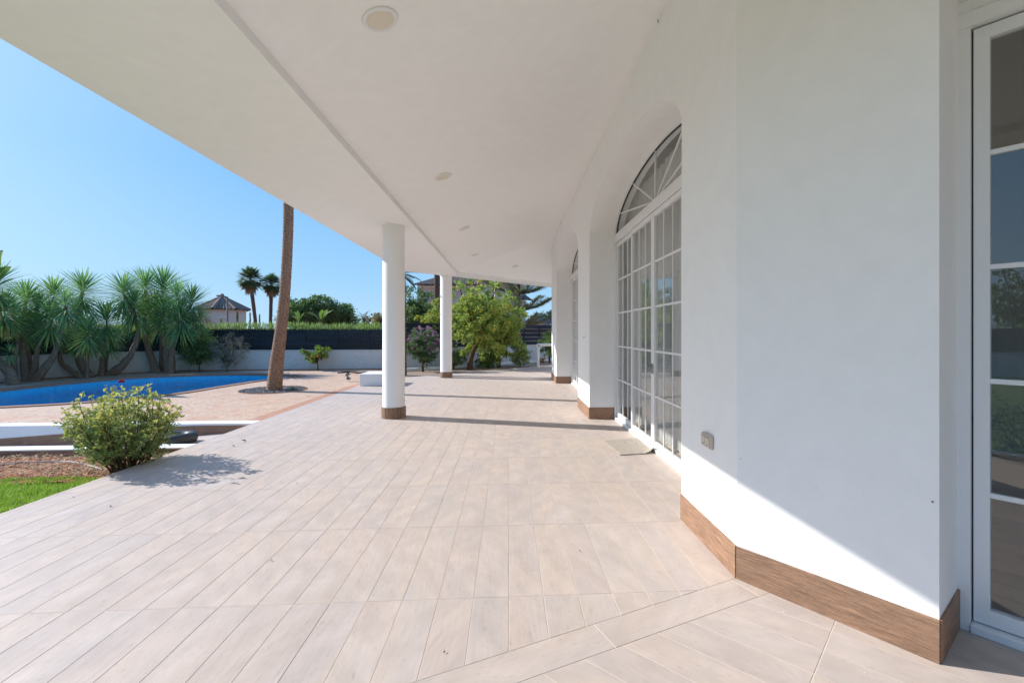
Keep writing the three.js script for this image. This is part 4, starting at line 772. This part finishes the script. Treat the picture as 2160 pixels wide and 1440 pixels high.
// dense round trees behind the hedge
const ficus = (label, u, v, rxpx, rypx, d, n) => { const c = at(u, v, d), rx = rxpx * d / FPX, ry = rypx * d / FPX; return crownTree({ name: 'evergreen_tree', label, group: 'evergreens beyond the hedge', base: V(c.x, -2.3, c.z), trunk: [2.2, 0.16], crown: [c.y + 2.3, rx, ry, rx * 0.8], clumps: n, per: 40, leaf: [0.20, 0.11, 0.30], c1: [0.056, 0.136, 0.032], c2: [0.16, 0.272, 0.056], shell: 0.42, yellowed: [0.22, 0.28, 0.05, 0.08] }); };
ficus('dense evergreen tree, rounded, behind the leaning palm', 630, 668, 38, 34, 36, 150);
ficus('dense evergreen tree with the broadest crown behind the banana plant', 672, 662, 44, 34, 37, 190);
ficus('dense evergreen tree sloping down beside the column', 717, 670, 36, 34, 38, 160);
// banana plants
function banana(label, u, vBase, d, H, n, sd) {
  const b = at(u, vBase, d), t = thing('banana_plant', label, 'banana plant', V(b.x, b.y, b.z)), L = new Leaves();
  mesh('stem', limb([V(0, -2.4, 0), V(0, 0, 0), V(0.02, H * 0.25, 0)], [0.12, 0.09, 0.05], 8), bark([0.30, 0.33, 0.14]), t);
  for (let k = 0; k < n; k++) {
    const a = sd + k * 2.2, el = rr(0.75, 1.35), s = V(Math.cos(a), 0, Math.sin(a)); let d1 = V(Math.cos(a) * Math.cos(el), Math.sin(el), Math.sin(a) * Math.cos(el)), o = V(0, H * 0.15, 0), l = H * rr(0.65, 0.95), sd2 = d1.clone().cross(V(0, 1, 0)).normalize();
    const col = vary([0.10, 0.20, 0.03], [0.17, 0.28, 0.05]), seg = 9;
    for (let i = 0; i < seg; i++) {
      const nx = o.clone().addScaledVector(d1, l / seg), w = i < 2 ? 0.03 : H * 0.11 * Math.sin(Math.PI * (i - 1) / (seg - 0.6)), w2 = i + 1 < 2 ? 0.03 : H * 0.11 * Math.sin(Math.PI * (i) / (seg - 0.6));
      for (const q of [-1, 1]) { const A = o.clone().addScaledVector(sd2, q * w).add(V(0, w * 0.25, 0)), B = nx.clone().addScaledVector(sd2, q * w2).add(V(0, w2 * 0.25, 0)); L.tri(o, A, B, col); L.tri(o, B, nx, col); }
      o = nx; d1 = d1.clone().add(V(0, -0.10, 0)).normalize();
    }
  }
  L.build('leaves', leafSoft, t);
}
banana('banana plant with upright leaves before the evergreens', 676, 684, 27, 1.15, 9, 0.4);
banana('small yellowish banana plant close to the leaning palm', 630, 686, 27, 0.9, 6, 1.5);
banana('banana plant with a leaf tip above the yuccas', -44, 650, 13.0, 1.9, 7, 0.15);
{ // small feather palm and a brown-leaved tree next to the column
  const b = at(768, 690, 32), t = thing('palm_tree', 'small feathery palm top beside the round column', 'palm', V(b.x, -2.3, b.z)), L = new Leaves(), c = at(767, 672, 32).sub(t.position);
  mesh('trunk', limb([V(0, 0, 0), V(0, c.y * 0.5, 0), c], [0.15, 0.12, 0.1], 8), darkBark, t); featherCrown(L, c, 22, 0.8, [0.04, 0.09, 0.03], [0.09, 0.15, 0.04]); L.build('crown', leafStiff, t);
  const d = at(805, 672, 30); crownTree({ name: 'brown_leaved_tree', label: 'tree with brownish leaves partly behind the round column', base: V(d.x, -2.3, d.z), trunk: [2.4, 0.1], crown: [d.y + 2.2, 0.85, 0.5, 0.7], clumps: 34, per: 34, leaf: [0.16, 0.1, 0.2], c1: [0.256, 0.144, 0.048], c2: [0.224, 0.24, 0.048] });
  const e = at(778, 690, 28); crownTree({ name: 'leafy_bush', label: 'bright bush bulging over the hedge near the column', category: 'bush', base: V(e.x, -0.5, e.z), trunk: [1.2, 0.06], crown: [e.y + 0.5, 0.75, 0.3, 0.5], clumps: 34, per: 34, leaf: [0.12, 0.07, 0.14], c1: [0.192, 0.32, 0.048], c2: [0.32, 0.448, 0.08] });
}

// ------------------------------------------------------------------ planting at the far end of the terrace
{
  const b = at(893, 785, 18.3);
  const t = crownTree({ name: 'flowering_bush', label: 'round bush with mauve flower heads between the two columns', category: 'bush', base: V(b.x, -0.03, b.z), trunk: [0.4, 0.06], crown: [1.0, 0.62, 0.72, 0.6], clumps: 150, per: 46, leaf: [0.075, 0.045, 0.10], c1: [0.064, 0.144, 0.048], c2: [0.16, 0.256, 0.08], forks: 14, shell: 0.4 });
  const F = new Leaves(); for (let k = 0; k < 130; k++) { const d = randDir(); if (d.y < -0.2 && rnd() < 0.8) { continue; } const c = V(d.x * 0.66, 1.0 + d.y * 0.78, d.z * 0.64); for (let q = 0; q < 14; q++) { const o = c.clone().addScaledVector(randDir(), 0.045); F.leaf(o, randDir(), randDir(), 0.04, 0.032, vary([0.36, 0.16, 0.32], [0.46, 0.30, 0.42]), 0.2); } }
  F.build('flowers', leafSoft, t);
}
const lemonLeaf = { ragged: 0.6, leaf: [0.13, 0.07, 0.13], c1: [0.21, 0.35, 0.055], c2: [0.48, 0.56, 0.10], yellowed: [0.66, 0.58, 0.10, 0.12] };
{
  const b = at(990, 780, 19.2);
  crownTree({ name: 'lemon_tree', label: 'big lemon tree with yellow-green leaves and a bare trunk', base: V(b.x, -0.03, b.z), trunk: [0.95, 0.13], crown: [2.05, 1.35, 1.5, 1.1], clumps: 280, per: 44, ...lemonLeaf, forks: 16, lean: V(0.25, 0, 0), fruit: [0.2, 0.045, lemon] });
  const c = at(1052, 775, 20.6);
  crownTree({ name: 'lemon_tree', label: 'lemon tree with leaves down to the gravel and many pale lemons', base: V(c.x, -0.03, c.z), trunk: [0.8, 0.09], crown: [1.75, 1.15, 1.7, 0.9], clumps: 250, per: 40, ...lemonLeaf, forks: 12, fruit: [0.3, 0.045, lemon] });
  const d = at(925, 740, 21.8);
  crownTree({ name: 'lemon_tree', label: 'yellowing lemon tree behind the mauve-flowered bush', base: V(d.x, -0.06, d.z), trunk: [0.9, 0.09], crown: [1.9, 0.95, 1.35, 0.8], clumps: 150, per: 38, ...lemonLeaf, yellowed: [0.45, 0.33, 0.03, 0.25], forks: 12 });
  const e = at(1098, 772, 20.9);
  crownTree({ name: 'leafy_bush', label: 'pale green low bush beside the white table', category: 'bush', base: V(e.x, -0.03, e.z), trunk: [0.2, 0.03], crown: [0.55, 0.45, 0.5, 0.42], clumps: 60, per: 40, leaf: [0.08, 0.045, 0.10], c1: [0.192, 0.288, 0.064], c2: [0.384, 0.48, 0.128], forks: 8 });
  const f = at(1030, 772, 20.3);
  crownTree({ name: 'leafy_bush', label: 'dark glossy bush at the foot of the lemon trees', category: 'bush', base: V(f.x, -0.03, f.z), trunk: [0.2, 0.03], crown: [0.4, 0.55, 0.4, 0.4], clumps: 60, per: 36, leaf: [0.10, 0.06, 0.12], c1: [0.08, 0.16, 0.032], c2: [0.192, 0.32, 0.048], forks: 6 });
  const g = at(958, 776, 19.8);
  crownTree({ name: 'leafy_bush', label: 'low green bush just right of the corner column', category: 'bush', base: V(g.x, -0.03, g.z), trunk: [0.2, 0.03], crown: [0.45, 0.5, 0.45, 0.4], clumps: 60, per: 36, leaf: [0.08, 0.05, 0.11], c1: [0.112, 0.192, 0.048], c2: [0.256, 0.32, 0.096], forks: 6 });
  const m = at(880, 660, 26);
  crownTree({ name: 'broadleaf_tree', label: 'big dark green tree behind the flowering bush', base: V(m.x, -0.5, m.z), trunk: [1.6, 0.16], crown: [2.9, 1.5, 1.75, 1.3], clumps: 210, per: 44, leaf: [0.15, 0.08, 0.24], c1: [0.08, 0.16, 0.032], c2: [0.208, 0.304, 0.064], forks: 14 });
  const o = at(1160, 735, 23.5);
  crownTree({ name: 'clipped_tree', label: 'round clipped tree half hidden by the end pier', base: V(o.x, -0.06, o.z), trunk: [0.6, 0.06], crown: [1.0, 0.55, 0.7, 0.5], clumps: 110, per: 44, leaf: [0.07, 0.04, 0.10], c1: [0.112, 0.208, 0.048], c2: [0.272, 0.352, 0.08] });
  // red-leaved rosette
  const r = at(1144, 770, 22.2), R = new Leaves(); for (let k = 0; k < 46; k++) { const a = k * 2.4, el = rr(0.1, 1.2); R.blade(V(r.x, 0.05, r.z), V(Math.cos(a) * Math.cos(el), Math.sin(el), Math.sin(a) * Math.cos(el)).normalize(), rr(0.3, 0.5), 0.04, vary([0.22, 0.07, 0.03], [0.12, 0.10, 0.03]), 0.5, 3, 0.4); }
  tag(R.build('red_rosette_plant', leafStiff), 'spiky plant with red-brown leaves beside the white table', 'plant');
}
// norfolk pine beyond the far fence
{
  const d = 29, b = at(1094, 700, d), t = thing('norfolk_pine', 'tiered pine with upswept branches beyond the far fence', 'pine', V(b.x, -2.3, b.z)), L = new Leaves(), br = [];
  const y = v => at(1094, v, d).y + 2.3;
  mesh('trunk', limb([V(0, 0, 0), V(0, y(660), 0), V(0, y(560), 0), V(0, y(430), 0)], [0.13, 0.11, 0.09, 0.04], 9, 0.15), darkBark, t);
  for (const [v0, len, n] of [[690, 2.5, 9], [655, 2.3, 8], [620, 2.0, 7], [585, 1.9, 7], [550, 1.7, 6], [515, 1.4, 6]]) for (let k = 0; k < n; k++) {
    const a = k / n * 6.283 + v0 * 0.3, h = V(Math.cos(a), 0, Math.sin(a)), l = len * rr(0.85, 1.1), P = [V(0, y(v0), 0), V(0, y(v0) + l * 0.10, 0).addScaledVector(h, l * 0.5), V(0, y(v0) + l * 0.36, 0).addScaledVector(h, l)];
    br.push(limb(P, [0.035, 0.025, 0.01], 5, 0, 8)); const c = new THREE.CatmullRomCurve3(P), sd = h.clone().cross(V(0, 1, 0));
    for (let q = 0; q < 60; q++) { const s = 0.12 + 0.88 * q / 60, o = c.getPoint(s), ww = 0.42 * Math.sin(Math.PI * Math.min(1, s * 0.9)); for (const e of [-1, 1]) { const dd = sd.clone().multiplyScalar(e).addScaledVector(h, 0.8).add(V(0, rr(0.05, 0.5), 0)).normalize(); for (let w = 0; w < 7; w++) L.blade(o.clone().addScaledVector(dd, ww * w / 7), dd.clone().add(randDir().multiplyScalar(0.45)).normalize(), 0.26, 0.085, vary([0.15, 0.21, 0.10], [0.36, 0.39, 0.21]), 0, 1); } }
  }
  mesh('branches', br, darkBark, t); L.build('foliage', leafStiff, t);
}
// ------------------------------------------------------------------ neighbouring houses
const roofTile = [[0.22, 0.15, 0.12], [0.28, 0.18, 0.13], [0.18, 0.13, 0.11]].map(c => new THREE.MeshStandardMaterial({ color: lin(...c), roughness: 0.9 }));
const creamWall = new THREE.MeshStandardMaterial({ color: lin(0.68, 0.58, 0.48), roughness: 0.9, bumpMap: rep(plasterBump, 0.5, 0.5), bumpScale: 0.01 }), mauveWall = new THREE.MeshStandardMaterial({ color: lin(0.60, 0.52, 0.50), roughness: 0.9, bumpMap: rep(plasterBump, 0.5, 0.5), bumpScale: 0.01 });
const tileRow = (len, r = 0.085) => { const g = new THREE.CylinderGeometry(r, r * 1.08, len, 7, 1, true, -Math.PI / 2, Math.PI); g.rotateZ(0); g.translate(0, len / 2, 0); return g; };   // barrel tiles, axis +y, bulge to +z
// a roof slope: rows of barrel tiles between an eave line a-b and the upper line c-d
function tileSlope(parent, a, b, c, d, pitch = 0.24) {
  mesh('roof_slab', sheet([a, b, d, c]), roofTile[2], parent);
  const l = a.distanceTo(b), n = Math.max(3, Math.round(l / pitch)), nrm = b.clone().sub(a).cross(c.clone().add(d).multiplyScalar(0.5).sub(a)).normalize(); if (nrm.y < 0) nrm.multiplyScalar(-1);
  for (let k = 0; k < n; k++) {
    const t = (k + 0.5) / n, o = a.clone().lerp(b, t), e = c.clone().lerp(d, t), len = o.distanceTo(e); if (len < 0.1) continue;
    const yv = e.clone().sub(o).normalize(), zv = nrm.clone(), xv = yv.clone().cross(zv).normalize(); zv.copy(xv).cross(yv);
    const m = mesh('tile_row', tileRow(len), roofTile[k % 3 === 0 ? 1 : Math.floor(rnd() * 3)], parent); m.quaternion.setFromRotationMatrix(new THREE.Matrix4().makeBasis(xv, yv, zv)); m.position.copy(o).addScaledVector(zv, 0.005);
  }
}
{ // tower with a pointed tiled roof
  const d = 44, c = at(468, 700, d), R = 50 * d / FPX, y0 = -2.3, yE = at(468, 653, d).y, yT = at(468, 626, d).y;
  const t = thing('tower_house', 'pale octagonal tower with a pointed brown tile roof beyond the hedge', 'house', V(c.x, 0, c.z), 0.2);
  const g = new THREE.CylinderGeometry(R * 0.9, R * 0.9, yE - y0, 8); g.translate(0, (yE + y0) / 2, 0); mesh('wall', g.toNonIndexed(), creamWall, t); t.children[0].geometry.computeVertexNormals();
  const e8 = k => V(Math.sin(k * Math.PI / 4) * R * 1.06, yE - 0.05, Math.cos(k * Math.PI / 4) * R * 1.06), top = V(0, yT, 0);
  for (let k = 0; k < 8; k++) { tileSlope(t, e8(k), e8(k + 1), top.clone().lerp(e8(k), 0.04), top.clone().lerp(e8(k + 1), 0.04), 0.26); mesh('hip_ridge', limb([e8(k).add(V(0, 0.05, 0)), top.clone().add(V(0, 0.06, 0))], [0.13, 0.11], 6, 0, 4), roofTile[1], t); }
  const fb = new THREE.SphereGeometry(0.17, 10, 8); fb.translate(0, yT + 0.15, 0); mesh('finial', fb, roofTile[2], t);
  const wf = new THREE.Group(); wf.name = 'window'; t.add(wf); mesh('shutter', bx(0.7, 0.06, 0.1, 0.6, yE - 0.75, R * 0.85), whitePaint, wf);
}
{ // low tiled house behind the yuccas
  const d = 38, a = at(190, 706, d), b = at(440, 702, d), t = thing('tiled_house', 'low house with a long tiled roof behind the yuccas', 'house', V(0, 0, 0));
  const dir = b.clone().sub(a).setY(0).normalize(), nb = V(dir.z, 0, -dir.x).multiplyScalar(dir.x > 0 ? 1 : -1); if (nb.z > 0) nb.multiplyScalar(-1);
  a.y = b.y = 1.55; const c = a.clone().addScaledVector(nb, 5).addScaledVector(dir, 2.5).setY(3.15), e = b.clone().addScaledVector(nb, 5).addScaledVector(dir, -4).setY(3.15);
  tileSlope(t, a, b, c, e, 0.3);
  const wl = bx(a.distanceTo(b) - 0.8, 3.8, 0.3, 0, 0, 0); wl.rotateY(-Math.atan2(dir.z, dir.x)); wl.translate((a.x + b.x) / 2 + nb.x * 0.5, -0.4, (a.z + b.z) / 2 + nb.z * 0.5); mesh('wall', wl, creamWall, t);
}
{ // house behind the lemon trees
  const d = 36, t = thing('mauve_house', 'two-storey pale mauve house with tiled roof behind the lemon trees', 'house');
  const P = (u, v, dd = d) => at(u, v, dd), L0 = P(925, 700), L1 = P(1012, 700), R0 = P(1012, 700, d - 1.2), R1 = P(1104, 700, d - 1.2);
  const wall = (a, b, top, depth) => { const l = Math.hypot(b.x - a.x, b.z - a.z), g = bx(l, top + 2.3, depth, 0, (top - 2.3) / 2, -depth / 2); g.rotateY(-Math.atan2(b.z - a.z, b.x - a.x)); g.translate((a.x + b.x) / 2, 0, (a.z + b.z) / 2); return g; };
  const yL = P(960, 597).y, yR = P(1050, 590, d - 1.2).y;
  mesh('wall', wall(P(880, 700), L1, yL, 6), mauveWall, t); mesh('wall', wall(R0, R1, yR, 7), mauveWall, t);
  { const g = wall(P(884, 700, d - 0.02), P(1012, 700, d - 0.02), 0, 0.16); g.translate(0, 1.15, 0); g.scale(1, 0.07, 1); g.translate(0, yL - 0.28, 0.12); mesh('cornice', g, whitePaint, t); }
  const a = P(868, 601, d - 0.6), b = P(1016, 601, d - 0.6), up = V(0.1, 1.6, -4); b.y = a.y; tileSlope(t, a, b, a.clone().add(up).add(V(3.2, 0, 0)), b.clone().add(up), 0.22);
  const a2 = P(1006, 593, d - 1.8), b2 = P(1116, 593, d - 1.8); b2.y = a2.y; tileSlope(t, a2, b2, a2.clone().add(V(1.5, 1.4, -3.5)), b2.clone().add(V(-1.5, 1.4, -3.5)), 0.22);
  const winG = (u0, u1, v0, v1, dd) => { const p = P((u0 + u1) / 2, (v0 + v1) / 2, dd), w = (u1 - u0) * dd / FPX, h = (v1 - v0) * dd / FPX, g = new THREE.Group(); g.name = 'window'; t.add(g); g.position.copy(p); mesh('frame', [bx(w + 0.12, 0.08, 0.1, 0, h / 2 + 0.04, 0), bx(0.06, h, 0.1, -w / 2 - 0.03, 0, 0), bx(0.06, h, 0.1, w / 2 + 0.03, 0, 0), bx(w + 0.2, 0.06, 0.16, 0, -h / 2 - 0.03, 0.02)], whitePaint, g); const N = 9; for (let k = 0; k < N; k++) mesh('shutter_slat', bx(w, h / N - 0.015, 0.05, 0, -h / 2 + (k + 0.5) * h / N, 0), new THREE.MeshStandardMaterial({ color: lin(0.62, 0.66, 0.70), roughness: 0.6 }), g); };
  winG(1068, 1096, 612, 650, d - 1.25); winG(1022, 1036, 612, 640, d - 1.25);
  const pp = limb([P(1112, 612, d - 1.6), P(1117, 588, d - 1.7)], [0.05, 0.05], 6, 0, 3); mesh('downpipe', pp, darkBark, t);
  const a3 = P(1098, 632, d - 2), b3 = P(1124, 634, d - 2), w3 = V(0, 0.55, -1.5); tileSlope(t, a3, b3, a3.clone().add(w3), b3.clone().add(w3).add(V(-0.6, 0, 0)), 0.22);
}
{ // low roofs beyond the far fence
  const t = thing('terracotta_annex', 'low annex with a pale tiled roof beyond the far fence', 'house'), d = 33;
  const a = at(1090, 688, d), b = at(1185, 684, d), c = at(1130, 672, d + 3), e = at(1190, 670, d + 3); b.y = a.y; e.y = c.y; tileSlope(t, a, b, c, e, 0.24);
  const g = bx(5, 3.6, 0.3, (a.x + b.x) / 2, a.y - 1.9, a.z - 0.4); mesh('wall', g, creamWall, t);
  for (const [u, v, rx] of [[1150, 672, 30], [1175, 668, 24]]) { const c2 = at(u, v, 42); crownTree({ name: 'distant_tree', label: 'dark distant tree low beyond the annex roof', group: 'distant trees beyond the annex', base: V(c2.x, -2.3, c2.z), trunk: [2.2, 0.12], crown: [c2.y + 2.2, rx * 42 / FPX, 0.6, 1], clumps: 40, per: 36, leaf: [0.2, 0.1, 0.25], c1: [0.048, 0.096, 0.048], c2: [0.112, 0.16, 0.064] }); }
}
// street lamps
function streetLamp(label, u, vTop, d, armPx, col) {
  const b = at(u, 700, d), top = at(u, vTop, d).y, t = thing('street_lamp', label, 'lamp post', V(b.x, -2.35, b.z)), h = top + 2.35, a = armPx * d / FPX;
  const m = new THREE.MeshStandardMaterial({ color: lin(...col), roughness: 0.6 });
  mesh('pole', limb([V(0, 0, 0), V(0, h * 0.5, 0), V(0, h, 0)], [0.10, 0.08, 0.07], 10), m, t);
  if (a) { mesh('arm', limb([V(0.02, h - 0.03, 0), V(-a * 0.5, h + 0.05, 0), V(-a, h + 0.08, 0)], [0.045, 0.04, 0.04], 7), m, t); mesh('lamp_head', rbx(0.5, 0.12, 0.22, -a - 0.1, h + 0.09, 0, 0.04, 2), m, t); }
  else mesh('pole_cap', new THREE.SphereGeometry(0.09, 10, 8).translate(0, h, 0), m, t);
}
streetLamp('slim street lamp with a bent arm before the tower', 479, 626, 37, 12, [0.22, 0.21, 0.20]);
streetLamp('plain white post before the mauve house', 1045, 588, 30, 0, [0.7, 0.7, 0.68]);

// ------------------------------------------------------------------ small things round the terrace
{
  const s = thing('white_block', 'low white rendered block at the terrace edge behind the column', 'block', V(-3.79, 0, -13.95));
  const g = new RoundedBoxGeometry(0.82, 0.34, 0.95, 2, 0.015); g.translate(0, 0.168, 0); mesh('body', g, whitePaint, s);
  const tw = thing('driftwood_branch', 'crooked black branch lying on the pool deck', 'branch', V(0, 0, 0)); const q = (u, v, y = 0.02) => onGround(u, v, y);
  mesh('stick', limb([q(712, 786), q(735, 784), q(757, 786), q(775, 784)], [0.02, 0.035, 0.03, 0.015], 7, 0.5), darkBark, tw);
  mesh('twig', limb([q(735, 786), q(729, 791), q(733, 795), q(731, 800)], [0.03, 0.02, 0.03, 0.015], 7, 0.5), darkBark, tw);
  tag(mesh('garden_hose', limb([q(731, 801), q(742, 804), q(757, 804.5), q(775, 805)], [0.011, 0.011], 7, 0, 30), new THREE.MeshStandardMaterial({ color: lin(0.4, 0.33, 0.26), roughness: 0.7 })), 'thin brown hose running to the white block', 'hose');
  const p = V(-4.98, 0, -19.74), w = thing('wall_tap', 'dark tap pipe with a hanging hose on the white garden wall', 'tap', p);
  mesh('valve', [bx(0.06, 0.06, 0.06, 0, 0.66, 0.02), rbx(0.12, 0.02, 0.02, 0, 0.71, 0.04, 0.005)], metalGrey, w);
  mesh('hose', limb([V(0, 0.64, 0.05), V(0.06, 0.45, 0.07), V(0.05, 0.2, 0.07), V(-0.03, 0.01, 0.06)], [0.014, 0.014], 7, 0, 24), blackPlastic, w);
}
{ // white table and chair at the far end
  const a = at(1134, 776, 20.4), t = thing('garden_table', 'white slatted garden table at the far end of the terrace', 'table', V(1.75, 0, -20.55));
  for (let k = 0; k < 6; k++) mesh('slat', rbx(0.145, 0.025, 0.95, -0.42 + k * 0.165, 0.99, 0, 0.006), whitePaint, t);
  mesh('apron', [bx(0.98, 0.06, 0.03, 0, 0.94, 0.44), bx(0.98, 0.06, 0.03, 0, 0.94, -0.44)], whitePaint, t);
  for (const x of [-0.46, 0.46]) for (const z of [-0.42, 0.42]) mesh('leg', rbx(0.07, 0.98, 0.07, x, 0.49, z, 0.008), whitePaint, t);
}
// fallen leaves on the terrace
for (const [u, v, s] of [[519, 931, 0.05], [496, 941, 0.03], [232, 1070, 0.018], [152, 1048, 0.016], [569, 1184, 0.012], [1226, 1163, 0.012], [628, 1021, 0.014], [936, 1379, 0.01]]) {
  const p = onGround(u, v), L = new Leaves(), a = rr(0, 6); L.leaf(V(0, 0.004, 0), V(Math.cos(a), 0.1, Math.sin(a)).normalize(), V(0, 1, 0), s * 1.6, s, lin(0.06, 0.05, 0.03), 0.35, -0.1);
  const m = L.build('fallen_leaf', leafDry); m.position.copy(p); tag(m, 'small dry leaf lying on the terrace planks', 'leaf', 'dry leaves on the terrace');
}
// trees beyond the left boundary, mirrored in the angled glass doors
for (const [x, z, h, r] of [[-19, -3, 3.2, 1.9], [-18.6, 1.5, 2.6, 1.6], [-20, 6, 3.6, 2.2], [-19, 11, 3, 2]]) crownTree({ name: 'boundary_tree', label: 'leafy tree beyond the left boundary hedge', group: 'trees beyond the left boundary', base: V(x, -0.5, z), trunk: [1.6, 0.13], crown: [h, r, r * 0.85, r], clumps: 60, per: 30, leaf: [0.26, 0.14, 0.4], c1: [0.08, 0.16, 0.032], c2: [0.192, 0.288, 0.064] });

// white paint marks on the planks
for (const [label, pts] of [['small white paint drop near the angled skirting', [[1650, 1289], [1654, 1287], [1657, 1290], [1654, 1293]]], ['small white paint drop in the turned plank field', [[1822, 1417], [1828, 1416], [1829, 1420], [1824, 1421]]]]) {
  const m = mesh('paint_mark', sheet(pts.map(([u, v]) => onGround(u, v, 0.0012))), new THREE.MeshStandardMaterial({ color: lin(0.60, 0.545, 0.51), roughness: 0.8 })); tag(m, label, 'paint mark');
}

renderer.render(scene, camera);
